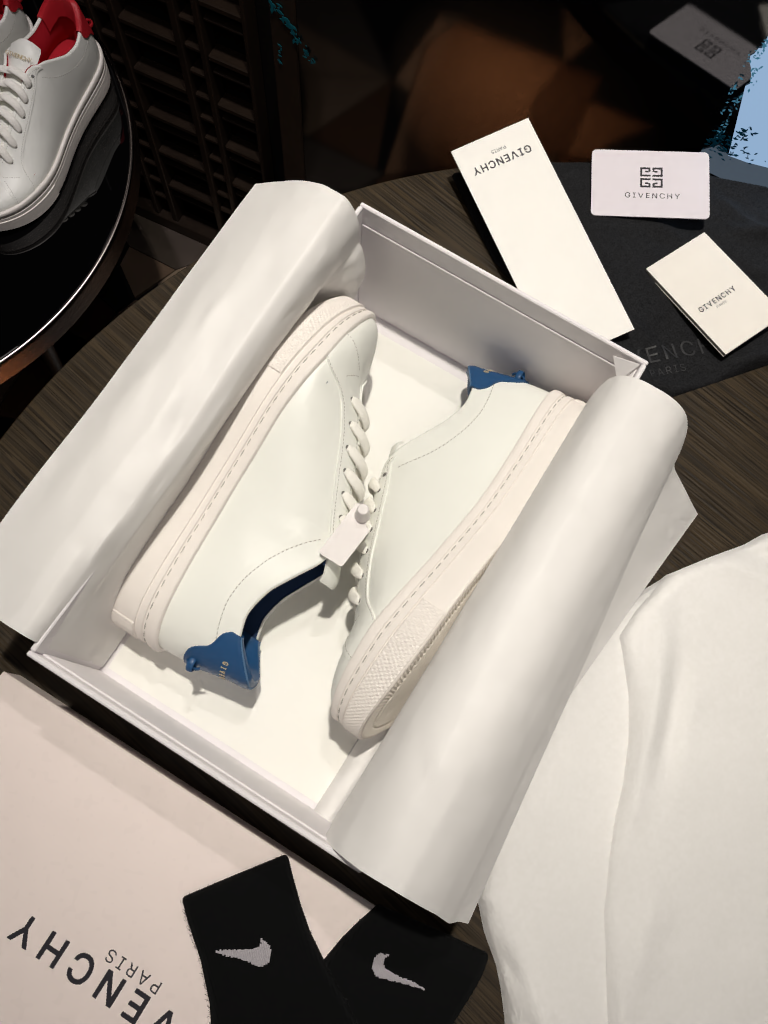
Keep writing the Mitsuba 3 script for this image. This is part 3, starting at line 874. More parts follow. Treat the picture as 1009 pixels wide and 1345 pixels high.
    ringp = c0 + m0 * 0.0014 + np.outer(np.cos(a), tv) * 0.0048 + np.outer(np.sin(a), m0) * 0.0052
    put("tab_loop", tube(ringp, 0.0022, 0.0008, up=np.cos(a)[:, None] * tv + np.sin(a)[:, None] * m0, sides=10), tab, smooth=40, parent=tb)
    kn = spline([c0 + m0 * 0.0020 + [0, 0, -0.004], c0 + m0 * 0.0042 + [0, 0, 0.0], c0 + m0 * 0.0040 + [0, 0, 0.003], c0 + m0 * 0.0020 + [0, 0, 0.0058]], 14)
    put("tab_tail", tube(kn, 0.0016, 0.0008, up=m0, sides=8), tab, smooth=40, parent=tb)
    if detail:
        uvp = np.c_[f[3:-3], np.clip(vlo[3:-3] + 0.03, 0, 1)]
        put("tab_stitching", cat(sh.stitches(uvp, 0.0018, 0.0012, 0.00028, 0.0014)), tab, smooth=True, parent=tb, kind="stuff")
    if text:
        put("tab_lettering", sh.wrap(lettering(tab_word, 0.0034, 0.0400, 0.0002, 0.95, True), 0.009, 0.0835, 0.0017, flip=-1), "mat_gold_print", parent=tb)
    return sh


def rigid(R, t, s):
    R, t = np.array(R), np.array(t)
    return lambda v: (v * s) @ R.T + t


POSE_L0 = rigid([[0.36264, -0.0976, 0.9268], [0.92433, -0.0891, -0.37105], [0.11879, 0.99123, 0.0579]], [-0.16382, 0.04818, 0.03355], 1.03176)
POSE_L = lambda v: EYE + 0.987 * (POSE_L0(v) - EYE)
POSE_R = rigid([[-0.42942, -0.22367, -0.87497], [-0.90176, 0.15905, 0.40191], [0.04927, 0.9616, -0.26999]], [0.14282, 0.25278, 0.05522], 1.04641)
shoe_l = thing("sneaker", "white sneaker with blue heel tab, lying at the left side of the shoe box", "sneaker", "white sneakers in the shoe box")
build_sneaker(shoe_l, POSE_L, False, "mat_blue_leather", "mat_blue_edge", "mat_navy_lining")
shoe_r = thing("sneaker", "white sneaker with blue heel tab, lying right in the shoe box with its tread showing", "sneaker", "white sneakers in the shoe box")
build_sneaker(shoe_r, POSE_R, True, "mat_blue_leather", "mat_blue_edge", "mat_navy_lining")

# ------------------------------------------------------------------ wrapping paper
def loft(prof_far, l_far, prof_near, n_u=70, n_v=70, bend=None):
    """A sheet stretched between two cut edges; a profile point is (across, along, height) in the frame of the box."""
    a = spline([(s, l_far if len(q) == 0 else q[0], z) for s, z, *q in prof_far], n_u)
    b = spline(prof_near, n_u)
    t = np.linspace(0, 1, n_v)[None, :, None]
    V = a[:, None] * (1 - t) + b[:, None] * t
    if bend is not None:
        V = bend(V, np.linspace(0, 1, n_u)[:, None], t[..., 0])
    return V


def to_world(V):
    return B(V[..., 0], V[..., 1], V[..., 2])


def bump1(x, c, w):
    return np.exp(-((x - c) / w) ** 2)


def left_bend(V, u, t):
    mid = np.sin(np.pi * np.clip(t, 0, 1))
    # beside the shoe's sole the sheet is pressed against the box wall
    lim = np.maximum(0.062 - 0.3513 * (0.574 - V[..., 2]) - 0.0015, -0.1040)
    k = np.clip((t - 0.03) / 0.10, 0, 1) * np.clip((0.92 - t) / 0.10, 0, 1) * np.clip((0.56 - u) / 0.05, 0, 1)
    V[..., 0] = V[..., 0] * (1 - k) + np.minimum(V[..., 0], lim) * k
    # a long shallow valley and a ridge that wander along the sheet, and small dents
    V[..., 2] += mid * (-0.0100 * bump1(u, 0.52 - 0.10 * t, 0.05) + 0.0060 * bump1(u, 0.625 - 0.12 * t, 0.045) - 0.0045 * bump1(u, 0.74 - 0.05 * t, 0.05) + 0.003 * bump1(u, 0.88, 0.06))
    q = np.stack([u * 7 + 0 * t, t * 2.6 + 0 * u, 0 * u + 0 * t], -1)
    V[..., 2] += 0.0060 * (meshkit.fbm(q, 3, 4) - 0.5) * np.clip(u * 3 - 0.9, 0, 1) * (0.35 + 0.65 * mid)
    V[..., 0] += 0.0030 * (meshkit.fbm(q * [1, 1.3, 1] + 9, 2, 8) - 0.5) * mid
    # short pinched creases
    for (cu, ct, au, at, amp) in ((0.56, 0.30, 0.030, 0.035, 0.0022), (0.44, 0.62, 0.035, 0.03, -0.0020), (0.66, 0.80, 0.03, 0.04, 0.0022), (0.50, 0.17, 0.03, 0.03, -0.0016), (0.70, 0.55, 0.028, 0.05, -0.0014), (0.60, 0.12, 0.022, 0.030, 0.0018), (0.52, 0.46, 0.020, 0.028, 0.0013), (0.80, 0.34, 0.025, 0.045, 0.0013), (0.63, 0.66, 0.018, 0.03, -0.0012)):
        amp = amp * 1.6
        V[..., 2] += amp * bump1(u + 0.10 * (t - ct), cu, au) * bump1(t, ct, at)
    return V


wl = thing("wrapping_paper", "satin white wrapping paper folded back over the left side of the shoe box", "wrapping paper")
far_l = [(-0.1010, 0.006, 0.160), (-0.1005, 0.030, 0.155), (-0.0945, 0.058, 0.150), (-0.0885, 0.094, 0.150), (-0.0915, 0.114, 0.150), (-0.0945, 0.121, 0.150), (-0.0945, 0.134, 0.150), (-0.0985, 0.149, 0.150), (-0.1075, 0.158, 0.150), (-0.1180, 0.1585, 0.150), (-0.1330, 0.1530, 0.1495), (-0.1520, 0.1400, 0.149), (-0.1735, 0.1240, 0.1472)]
far_l = [(s, z, l) for s, z, l in far_l]
near_l = [(-0.1030, -0.1672, 0.006), (-0.1045, -0.1669, 0.030), (-0.1040, -0.1668, 0.060), (-0.1036, -0.1666, 0.095), (-0.1050, -0.1662, 0.117), (-0.1069, -0.1661, 0.1290), (-0.1130, -0.1661, 0.1340), (-0.1200, -0.1662, 0.1340), (-0.1276, -0.1663, 0.1325), (-0.1400, -0.1666, 0.1300), (-0.1520, -0.1670, 0.1275), (-0.1640, -0.1673, 0.1250)]
Vl = loft(far_l, 0.150, near_l, 110, 130, left_bend)
add("sheet", sheet(to_world(Vl), 0.00035), "mat_paper", smooth=40, parent=wl)


def right_bend(V, u, t):
    mid = np.sin(np.pi * np.clip(t, 0, 1))
    q = np.stack([u * 5 + 0 * t, t * 1.6 + 0 * u, 0 * u + 0 * t], -1)
    V[..., 2] += 0.0016 * (meshkit.fbm(q, 2, 14) - 0.5) * mid + 0.0016 * np.clip(u - 0.75, 0, 1) * 4 * np.sin(t * 9 + u * 4) * mid + 0.0022 * mid * bump1(u, 0.45, 0.2)
    return V


wr = thing("wrapping_paper", "smooth white wrapping paper rolled over the right side of the shoe box", "wrapping paper")
far_r = [(0.1020, 0.008), (0.0960, 0.045), (0.0885, 0.085), (0.0882, 0.108), (0.0900, 0.130), (0.0945, 0.1415), (0.1020, 0.1475), (0.1110, 0.1495), (0.1200, 0.1495), (0.1285, 0.1480), (0.1350, 0.1450), (0.1405, 0.1400), (0.1442, 0.1340), (0.1475, 0.1270), (0.1515, 0.1150), (0.1555, 0.1000), (0.1585, 0.0860), (0.1600, 0.0740)]
near_r = [(0.0860, -0.1690, 0.020), (0.0850, -0.1705, 0.060), (0.0831, -0.1723, 0.105), (0.0899, -0.1713, 0.128), (0.1035, -0.1714, 0.140), (0.1140, -0.1709, 0.1435), (0.1250, -0.1704, 0.144), (0.1370, -0.1703, 0.1395), (0.1484, -0.1703, 0.132), (0.1560, -0.1712, 0.1235), (0.1606, -0.1718, 0.117), (0.1640, -0.1712, 0.1095), (0.1673, -0.1699, 0.104), (0.1715, -0.1693, 0.098), (0.1753, -0.1692, 0.092)]
Vr = loft(far_r, 0.145, near_r, 110, 90, right_bend)
add("sheet", sheet(to_world(Vr), 0.00035), "mat_paper", smooth=40, parent=wr)
# the free end of the sheet that comes out under the roll
fa = spline([(0.1580, 0.1500, 0.088), (0.1595, 0.1525, 0.076), (0.1650, 0.1540, 0.060), (0.1760, 0.1547, 0.046), (0.1850, 0.1549, 0.036), (0.1940, 0.1552, 0.0255), (0.2060, 0.1557, 0.012)], 40)
fb = spline([(0.1560, -0.0600, 0.072), (0.1570, -0.0600, 0.062), (0.1600, -0.0600, 0.055), (0.1640, -0.0600, 0.048), (0.1680, -0.0600, 0.042), (0.1710, -0.0590, 0.038), (0.1740, -0.0580, 0.034)], 40)
t = np.linspace(0, 1, 60)[None, :, None]
Vf = fa[:, None] * (1 - t) + fb[:, None] * t
uu = np.linspace(0, 1, 40)[:, None]
Vf[..., 2] += 0.004 * np.sin(uu * 5.5 + 1.5 * t[..., 0]) * np.sin(np.pi * t[..., 0]) * uu
add("loose_end", sheet(to_world(Vf), 0.00035), "mat_paper", smooth=40, parent=wr, label="free end of the sheet sticking out under the roll")
# the part of the sheet that lies in the box and bulges up in front of the shoe
cu = []
for l in np.linspace(-0.1705, 0.02, 40):
    k = (l + 0.1705) / 0.19
    s0 = 0.0722 + 0.002 * math.sin(k * 3)
    cu.append([(s0, l, 0.0052), (s0 + 0.0006, l, 0.0085), (s0 + 0.0025, l, 0.0122), (s0 + 0.0060, l, 0.0152), (s0 + 0.0105, l, 0.0160), (s0 + 0.0150, l, 0.0140), (s0 + 0.0185, l, 0.0095), (s0 + 0.0205, l, 0.0052)])
add("inner_fold", sheet(to_world(np.array([spline(c, 26) for c in cu])), 0.0003), "mat_paper", smooth=40, parent=wr, label="narrow bulging fold inside the box")
fl = [[(s, l, 0.0046 + 0.0004 * math.sin(9 * s + 40 * l)) for s in np.linspace(-0.100, 0.073, 20)] for l in np.linspace(-0.1655, 0.158, 30)]
add("floor_sheet", sheet(to_world(np.array(fl)), 0.0003), "mat_paper_flat", smooth=40, parent=wl, label="flat part of the sheet on the box floor")

# ------------------------------------------------------------------ security tag hanging from the left sneaker
tg = thing("security_tag", "small white plastic security tag with a knob between the two sneakers", "security tag")
c_ = np.array([[-0.0359, 0.1113], [-0.0193, 0.1051], [-0.0065, 0.1323], [-0.0100, 0.1350], [-0.0084, 0.1435], [-0.0125, 0.1490], [-0.0190, 0.1485]])
TGX = lambda v: EYE + 0.984 * (v - EYE)
m = extrude(round_poly(Polygon(c_).buffer(0.0022).buffer(-0.0022), 0.0020), 0.0014)
add("plate", m.apply_translation([0, 0, 0.0775]), "mat_tag_plastic", smooth=30, parent=tg, xf=TGX)
add("knob", revolve([(0, 0.0148), (0.0030, 0.0148), (0.0035, 0.0145), (0.0038, 0.0138), (0.0050, 0.0006), (0.0052, 0.0)], 40).apply_translation([-0.0133, 0.1412, 0.0789]), "mat_tag_plastic", smooth=30, parent=tg, xf=TGX)
add("pin", trimesh.creation.cylinder(0.0013, 0.02, sections=12).apply_translation([-0.0133, 0.1412, 0.0685]), "mat_tag_plastic", smooth=30, parent=tg, xf=TGX)

# ------------------------------------------------------------------ lid with lettering
ld = thing("box_lid", "white box lid with large black lettering lying in front of the box", "box lid")
LS0, LL1, LZ = -0.1505, -0.2003, 0.030
LWID, LDEP = 0.356, 0.222
LA = math.atan2(-0.0971, 0.2687)
lx, ly = np.array([math.cos(LA), math.sin(LA), 0]), np.array([-math.sin(LA), math.cos(LA), 0])
lo = np.array([-0.2243, 0.0021, 0.0])
RL = np.stack([lx, ly, [0, 0, 1]], 1)


def lbox(x0, x1, y0, y1, z0, z1, bevel=0.0006):
    return box((x1 - x0, y1 - y0, z1 - z0), lo + lx * (x0 + x1) / 2 + ly * (y0 + y1) / 2 + np.array([0, 0, (z0 + z1) / 2]), RL, bevel)


add("top_panel", lbox(0, LWID, -LDEP, 0, LZ - 0.0022, LZ, 0.0007), "mat_lid", parent=ld)
for (x0, x1, y0, y1) in ((0.0003, LWID - 0.0003, -0.0025, -0.0003), (0.0003, LWID - 0.0003, -LDEP + 0.0003, -LDEP + 0.0025), (0.0003, 0.0025, -LDEP + 0.0027, -0.0027), (LWID - 0.0025, LWID - 0.0003, -LDEP + 0.0027, -0.0027)):
    add("rim", lbox(x0, x1, y0, y1, 0.0008, LZ - 0.0024, 0.0004), "mat_lid", parent=ld)
pc = np.array([-0.0935, -0.1518])
q = pc - lo[:2]
px_, py_ = q @ lx[:2], q @ ly[:2]
fx = lambda x, y: frame(lo + lx * x + ly * y + np.array([0, 0, LZ + 0.00005]), -lx, -ly)
add("lettering", lettering("GIVENCHY", 0.0160, 0.1515, 0.00012, 0.96, True), "mat_ink", parent=ld, xf=fx(0.1765, -0.1155), label="large black brand lettering, upside down in the picture")
add("small_lettering", lettering("PARIS", 0.0072, 0.0375, 0.00012, 1.0), "mat_ink", parent=ld, xf=fx(0.1765, -0.1011), label="small black word below the brand lettering")


# ------------------------------------------------------------------ soft things: flat pillow-like meshes over an outline
def pillow(poly, z0, h, edge, res, top_fn=None, base_fn=None):
    """A cloth lying flat: rounded at its rim. top_fn(x, y, d) adds to the height; returns mesh with uv in metres."""
    from shapely import prepare, contains_xy, points, distance
    x0, y0, x1, y1 = poly.bounds
    dense = poly.exterior.segmentize(res * 0.7)
    ring_ = np.array(dense.coords)[:-1]
    gx, gy = np.meshgrid(np.arange(x0, x1, res), np.arange(y0, y1, res))
    gx = gx + (np.arange(gx.shape[0]) % 2)[:, None] * res / 2
    inner = poly.buffer(-res * 0.55)
    ok = contains_xy(inner, gx.ravel(), gy.ravel())
    near = []
    for k in (0.12, 0.35):
        o = poly.buffer(-edge * k)
        for g in getattr(o, "geoms", [o]):
            if not g.is_empty:
                near.append(np.array(g.exterior.segmentize(res).coords)[:-1])
    P2 = np.vstack([ring_, np.c_[gx.ravel(), gy.ravel()][ok]] + near)
    P2 = np.unique(np.round(P2, 6), axis=0)
    tri = Delaunay(P2).simplices
    c = P2[tri].mean(1)
    tri = tri[contains_xy(poly, c[:, 0], c[:, 1])]
    d = distance(points(P2), poly.exterior)
    k = np.clip(1 - d / edge, 0, 1)
    z = h * np.sqrt(np.clip(1 - k * k, 0, 1))
    if top_fn is not None:
        z = z + top_fn(P2[:, 0], P2[:, 1], d) * np.clip(d / edge, 0, 1)
    b = z0 if base_fn is None else base_fn(P2[:, 0], P2[:, 1])
    top = np.c_[P2, b + z]
    bot = np.c_[P2, b + 0 * z - 0.0001]
    n = len(P2)
    e0 = P2[tri]
    ar = (e0[:, 1, 0] - e0[:, 0, 0]) * (e0[:, 2, 1] - e0[:, 0, 1]) - (e0[:, 1, 1] - e0[:, 0, 1]) * (e0[:, 2, 0] - e0[:, 0, 0])
    tri = np.where((ar < 0)[:, None], tri[:, ::-1], tri)
    edges = np.vstack([tri[:, [0, 1]], tri[:, [1, 2]], tri[:, [2, 0]]])
    und = np.sort(edges, 1)
    _, inv, cnt = np.unique(und, axis=0, return_inverse=True, return_counts=True)
    be = edges[cnt[inv.ravel()] == 1]
    side = np.vstack([np.c_[be[:, 0], be[:, 0] + n, be[:, 1] + n], np.c_[be[:, 0], be[:, 1] + n, be[:, 1]]])
    m = trimesh.Trimesh(np.vstack([top, bot]), np.vstack([tri, tri[:, ::-1] + n, side]), process=False)
    return m


def smooth_poly(pts, n=200, r=0.0):
    p = Polygon(pts)
    return p.buffer(r).buffer(-2 * r).buffer(r) if r else p


def F2(x, y, s, seed, oct_=3):
    return meshkit.fbm(np.stack([x * s, y * s, 0 * x], -1), oct_, seed) - 0.5


# socks
def ground_under(x, y):
    """The lid's top where there is lid, sloping to the table past its right edge."""
    u = (x - lo[0]) * lx[0] + (y - lo[1]) * lx[1]
    v = (x - lo[0]) * ly[0] + (y - lo[1]) * ly[1]
    over = np.maximum(np.maximum(u - LWID, v), 0)
    return LZ + 0.0004 - np.clip(over * 0.55, 0, LZ - 0.001)


def make_sock(label, outline, lift, cuff_dir, logo, seed, logo_up):
    k = thing("sock", label, "sock", "black ankle socks")
    poly = round_poly(Polygon(outline).buffer(0.004).buffer(-0.004), 0.0028)
    cd = np.array(cuff_dir) / np.linalg.norm(cuff_dir)
    hfn = lambda x, y, d: 0.0026 * F2(x, y, 24, seed)
    base = lambda x, y: ground_under(x, y) + lift
    m = pillow(poly, 0, 0.0065, 0.0045, 0.0021, hfn, base)
    uv = np.c_[m.vertices[:, 0] * cd[0] + m.vertices[:, 1] * cd[1], -m.vertices[:, 0] * cd[1] + m.vertices[:, 1] * cd[0]]
    add("leg", m, "mat_sock", smooth=True, parent=k, uv=uv)
    ext_ = np.array(poly.exterior.segmentize(0.0006).coords)[:-1]
    rq = np.random.default_rng(seed + 100)
    hairs = []
    for q in ext_[rq.integers(len(ext_), size=450)]:
        z_ = float(base(np.array([q[0]]), np.array([q[1]]))[0]) + rq.uniform(0.001, 0.0062)
        d1, d2 = rq.normal(0, 1, 3) * [1, 1, 0.5], rq.normal(0, 1, 3) * [1, 1, 0.5]
        p0 = np.array([*q, z_])
        hairs.append(tube([p0, p0 + d1 * 0.0004, p0 + d1 * 0.0006 + d2 * 0.0004], 0.00011, sides=3, cap=False))
    add("fuzz", cat(hairs), "mat_sock_fuzz", smooth=True, parent=k, kind="stuff")
    # knitted logo: rows of stitches with a ragged edge, lying on the knit
    lp = Polygon(logo).buffer(0)
    rows_ = []
    x0, y0, x1, y1 = affinity.rotate(lp, -math.degrees(math.atan2(logo_up[1], logo_up[0])) + 90, origin=(0, 0)).bounds
    R2 = np.array([[logo_up[1], logo_up[0]], [-logo_up[0], logo_up[1]]])
    rr = np.random.default_rng(seed)
    from shapely import LineString
    up2 = np.array(logo_up) / np.linalg.norm(logo_up)
    sd = np.array([up2[1], -up2[0]])
    cen = np.array(lp.centroid.coords[0])
    for t_ in np.arange(-0.04, 0.04, 0.00105):
        ln = LineString([cen + sd * t_ - up2 * 0.04, cen + sd * t_ + up2 * 0.04]).intersection(lp)
        for g in getattr(ln, "geoms", [ln]):
            if g.is_empty or g.geom_type != "LineString" or g.length < 0.0005:
                continue
            a, b = np.array(g.coords[0]), np.array(g.coords[-1])
            e0, e1 = rr.uniform(-0.0003, 0.0006, 2)
            a, b = a - up2 * e0, b + up2 * e1
            nn = max(int(np.linalg.norm(b - a) / 0.0012), 2) + 1
            q = a + (b - a) * np.linspace(0, 1, nn)[:, None]
            dd = np.array([poly.exterior.distance(__import__("shapely").Point(*c)) for c in q])
            zz = base(q[:, 0], q[:, 1]) + 0.0065 + hfn(q[:, 0], q[:, 1], dd) + 0.0002
            rows_.append(tube(np.c_[q, zz], 0.00062, 0.0004, sides=6))
    add("logo", cat(rows_), "mat_sock_logo", smooth=True, parent=k, label="knitted grey tick mark")
    return k, base, hfn, poly


sock1 = [(-0.0743, -0.1073), (-0.046, -0.0893), (-0.0166, -0.0711), (-0.0095, -0.0845), (-0.0018, -0.0981), (0.0070, -0.1115), (0.0183, -0.1249), (0.0330, -0.1400), (0.055, -0.165), (0.055, -0.20), (-0.030, -0.215), (-0.0340, -0.188), (-0.0430, -0.1600), (-0.0544, -0.1381), (-0.0664, -0.1207)]
sock2 = [(0.0451, -0.0900), (0.082, -0.0975), (0.1205, -0.1062), (0.1140, -0.1240), (0.1030, -0.1455), (0.085, -0.180), (0.05, -0.20), (0.0, -0.19), (0.0060, -0.150), (0.0186, -0.1261), (0.0272, -0.1120), (0.0360, -0.1005)]
sw1 = [(-0.0473, -0.1309), (-0.0390, -0.1288), (-0.0307, -0.1271), (-0.0234, -0.1252), (-0.0208, -0.1232), (-0.0205, -0.1210), (-0.0219, -0.1192), (-0.0174, -0.1203), (-0.0148, -0.1228), (-0.0130, -0.1262), (-0.0133, -0.1301), (-0.0155, -0.1328), (-0.0190, -0.1338), (-0.0235, -0.1330), (-0.0308, -0.1318), (-0.0390, -0.1318)]
sw2 = [(0.0568, -0.1153), (0.0522, -0.1153), (0.0490, -0.1172), (0.0476, -0.1204), (0.0483, -0.1243), (0.0500, -0.1268), (0.0530, -0.1282), (0.0593, -0.1282), (0.0699, -0.1284), (0.0845, -0.1298), (0.0744, -0.1271), (0.0625, -0.1250), (0.0560, -0.1226), (0.0540, -0.1200), (0.0548, -0.1172)]
make_sock("black ribbed sock with grey tick mark lying flat on the lid, left of the two", sock1, 0.0045, (0.0577, 0.0362), sw1, 21, (-0.05, 1.0))
make_sock("black sock with grey tick mark half over the lid's right end, right of the two", sock2, 0.0, (0.0719, -0.015), sw2, 22, (0.05, 1.0))

# ------------------------------------------------------------------ sweatshirt
sw = thing("sweatshirt", "folded white fleece sweatshirt spread on the right side of the table", "sweatshirt")
slv = [(0.2151, 0.1627), (0.1837, 0.1361), (0.1555, 0.0913), (0.1283, 0.0125), (0.1132, -0.0373), (0.1106, -0.0600), (0.1112, -0.0780), (0.1194, -0.0985), (0.1300, -0.1160), (0.1352, -0.1290), (0.1400, -0.1446), (0.150, -0.19), (0.30, -0.22), (0.30, 0.15), (0.25, 0.17)]
bdy = [(0.46, 0.29), (0.32, 0.2300), (0.286, 0.2112), (0.2727, 0.2003), (0.2477, 0.1853), (0.2151, 0.1640), (0.1900, 0.1310), (0.1790, 0.1095), (0.1829, 0.0949), (0.1895, 0.0704), (0.1930, 0.0406), (0.1930, 0.0110), (0.1897, -0.0137), (0.1870, -0.0376), (0.1872, -0.0692), (0.1912, -0.0989), (0.1966, -0.1294), (0.204, -0.19), (0.46, -0.25)]
def body_fn(x, y, d):
    z = 0.010 * F2(x, y, 7, 31) + 0.0030 * F2(x, y, 22, 33)
    # a long soft fold running down from the shoulder beside the seam, and shallow ones across
    cx = 0.1935 + 0.006 * np.sin((y - 0.02) * 18)
    z += 0.0065 * np.exp(-((x - cx - 0.010) / 0.0085) ** 2) * np.exp(-((y - 0.065) / 0.05) ** 2)
    z -= 0.0050 * np.exp(-((x - cx - 0.026) / 0.008) ** 2) * np.exp(-((y - 0.060) / 0.045) ** 2)
    z += 0.0040 * np.exp(-((y - 0.175 + 0.25 * (x - 0.26)) / 0.010) ** 2) * (x > 0.2) * np.clip((x - 0.2) / 0.04, 0, 1)
    z -= 0.0050 * np.exp(-((y - 0.192 + 0.15 * (x - 0.28)) / 0.008) ** 2) * np.clip((x - 0.23) / 0.04, 0, 1)
    z += 0.0045 * np.exp(-((x - 0.215 - 0.18 * (y + 0.08)) / 0.012) ** 2) * np.exp(-((y + 0.085) / 0.04) ** 2)
    return z


def sleeve_fn(x, y, d):
    z = 0.007 * F2(x, y, 8, 41) + 0.0024 * F2(x, y, 26, 43)
    # pinch at the near left edge
    z -= 0.0085 * np.exp(-(((x - 0.1335) * 0.75 + (y + 0.112) * 0.66) / 0.0040) ** 2 - (((x - 0.1335) * -0.66 + (y + 0.112) * 0.75) / 0.014) ** 2)
    z += 0.0050 * np.exp(-(((x - 0.150) + 0.9 * (y + 0.128)) / 0.010) ** 2) * np.exp(-((x - 0.165) / 0.02) ** 2)
    return z


add("sleeve", pillow(smooth_poly(slv, r=0.006), 0.0008, 0.0160, 0.019, 0.0032, sleeve_fn), "mat_fleece", smooth=True, parent=sw)
add("body", pillow(smooth_poly(bdy, r=0.009), 0.0030, 0.0200, 0.0105, 0.0032, body_fn), "mat_fleece", smooth=True, parent=sw)

# ------------------------------------------------------------------ dust bag with print, and the cards on it
bg = thing("dust_bag", "black cloth dust bag lying flat under the cards", "dust bag")
bag = [(-0.0013, 0.4790), (0.0235, 0.4395), (0.0480, 0.4025), (0.0530, 0.3980), (0.0950, 0.3650), (0.1416, 0.3241), (0.2083, 0.3120), (0.2827, 0.3573), (0.45, 0.445), (0.45, 0.475), (0.345, 0.515), (0.2716, 0.5325), (0.198, 0.5312), (0.1046, 0.5170), (0.0586, 0.5070), (0.0280, 0.4900)]


def bag_fn(x, y, d):
    z = 0.030 * F2(x, y, 15, 51) + 0.008 * F2(x, y, 38, 52)
    z += 0.0040 * np.exp(-((y - 0.345 - 0.35 * (x - 0.24)) / 0.012) ** 2) * np.clip((x - 0.2) / 0.05, 0, 1)
    z += 0.0030 * np.exp(-((y - 0.470 + 0.25 * (x - 0.16)) / 0.008) ** 2) * np.clip((x - 0.10) / 0.04, 0, 1)
    z = 0.0014 + 0.0040 * np.tanh(z / 0.0046)
    for (ax, ay, bx0, by0, amp, wd) in ((0.235, 0.475, 0.40, 0.500, 0.0050, 0.0075), (0.245, 0.352, 0.40, 0.415, 0.0055, 0.0085), (0.085, 0.455, 0.125, 0.410, 0.0028, 0.0060), (0.150, 0.385, 0.215, 0.330, 0.0024, 0.0055), (0.23, 0.51, 0.30, 0.455, 0.0035, 0.006)):
        L_ = math.hypot(bx0 - ax, by0 - ay)
        ux, uy = (bx0 - ax) / L_, (by0 - ay) / L_
        a_, c_2 = (x - ax) * ux + (y - ay) * uy, -(x - ax) * uy + (y - ay) * ux
        z = z + amp * np.exp(-((c_2 + 0.003 * np.sin(a_ * 60)) / wd) ** 2) * np.clip(a_ / 0.02, 0, 1) * np.clip((L_ - a_) / 0.02, 0, 1)
    return z


bag_poly = round_poly(smooth_poly(bag, r=0.002), 0.0015)
BAGH = 0.0034
add("cloth", pillow(bag_poly, 0.0006, BAGH, 0.005, 0.0028, bag_fn), "mat_bag", smooth=True, parent=bg)


def on_bag(m, off=0.0003):
    v = m.vertices
    d = np.full(len(v), 0.05)
    m.vertices = np.c_[v[:, :2], 0.0006 + BAGH + bag_fn(v[:, 0], v[:, 1], d) + off + v[:, 2]]
    return m


def subdiv(m, e):
    v, f = trimesh.remesh.subdivide_to_size(m.vertices, m.faces, e)
    return trimesh.Trimesh(v, f, process=False)


bt = np.array([0.0453, 0.0207, 0])
t1 = subdiv(lettering("GIVENCHY", 0.0135, 0.1200, 0.0002, 1.05), 0.004)
t1.vertices = frame((0.1965, 0.3477, 0), bt, (-0.0207, 0.0453, 0))(t1.vertices)
add("lettering", on_bag(t1), "mat_bag_print", parent=bg, label="tone on tone black lettering, partly covered")
t1 = subdiv(lettering("PARIS", 0.0062, 0.0310, 0.0002, 1.0), 0.004)
t1.vertices = frame((0.2010, 0.3325, 0), bt, (-0.0207, 0.0453, 0))(t1.vertices)
add("small_lettering", on_bag(t1), "mat_bag_print", parent=bg)


def slab(c, thick, radius=0.0):
    """A flat card with the corner points c (four, counterclockwise), c on its upper face; returns mesh, frame(x along c0-c1, y along c0-c3), size."""
    c = np.array(c, float)
    w, h = np.linalg.norm(c[1] - c[0]), np.linalg.norm(c[3] - c[0])
    fr = frame(c.mean(0), c[1] - c[0], c[3] - c[0])
    p = Polygon([(-w / 2, -h / 2), (w / 2, -h / 2), (w / 2, h / 2), (-w / 2, h / 2)])
    if radius:
        p = round_poly(p, radius)
    m = extrude(p, thick).apply_translation([0, 0, -thick])
    m.vertices = fr(m.vertices)
    return m, fr, (w, h)


# long paper
lp_ = thing("paper_sleeve", "long white paper sleeve with upside down black lettering, leaning out over the table edge", "paper sleeve")
c4 = np.array([[0.109411, 0.314737, 0.0095], [0.166223, 0.354093, 0.0195], [0.051178, 0.513052, 0.0442], [-0.005634, 0.473696, 0.0329]])
m, fr, (w, h) = slab(c4, 0.0012)
add("sheet", m, "mat_envelope", parent=lp_)
add("lettering", lettering("GIVENCHY", 0.0062, 0.0515, 0.00012, 1.0, True), "mat_ink", parent=lp_, xf=lambda v: frame(fr(np.array([[0.0, h / 2 - 0.0245, 0.00005]]))[0], fr(np.array([[-1.0, 0, 0]]))[0] - fr(np.array([[0.0, 0, 0]]))[0], fr(np.array([[0, -1.0, 0]]))[0] - fr(np.array([[0.0, 0, 0]]))[0])(v))
add("small_lettering", lettering("PARIS", 0.0030, 0.0128, 0.00012, 1.0), "mat_grey_ink", parent=lp_, xf=lambda v: frame(fr(np.array([[0.001, h / 2 - 0.0150, 0.00005]]))[0], fr(np.array([[-1.0, 0, 0]]))[0] - fr(np.array([[0.0, 0, 0]]))[0], fr(np.array([[0, -1.0, 0]]))[0] - fr(np.array([[0.0, 0, 0]]))[0])(v))

# plastic card with emblem
pcard = thing("plastic_card", "glossy pale plastic card with a square emblem, propped on the dust bag", "card")
c4 = np.array([[0.120978, 0.459474, 0.0085], [0.218173, 0.471422, 0.0182], [0.210027, 0.532685, 0.0243], [0.112832, 0.520737, 0.0146]])
c4[:, 2] += 0.0012
m, fr, (w, h) = slab(c4, 0.0011, 0.0042)
add("body", m, "mat_card_plastic", smooth=20, parent=pcard)
at2 = lambda fr, x, y: (lambda v: fr(v + np.array([x, y, 0.00005])))
add("lettering", lettering("GIVENCHY", 0.0046, 0.0455, 0.00012, 1.08), "mat_ink", parent=pcard, xf=at2(fr, 0.0018, -0.0112))


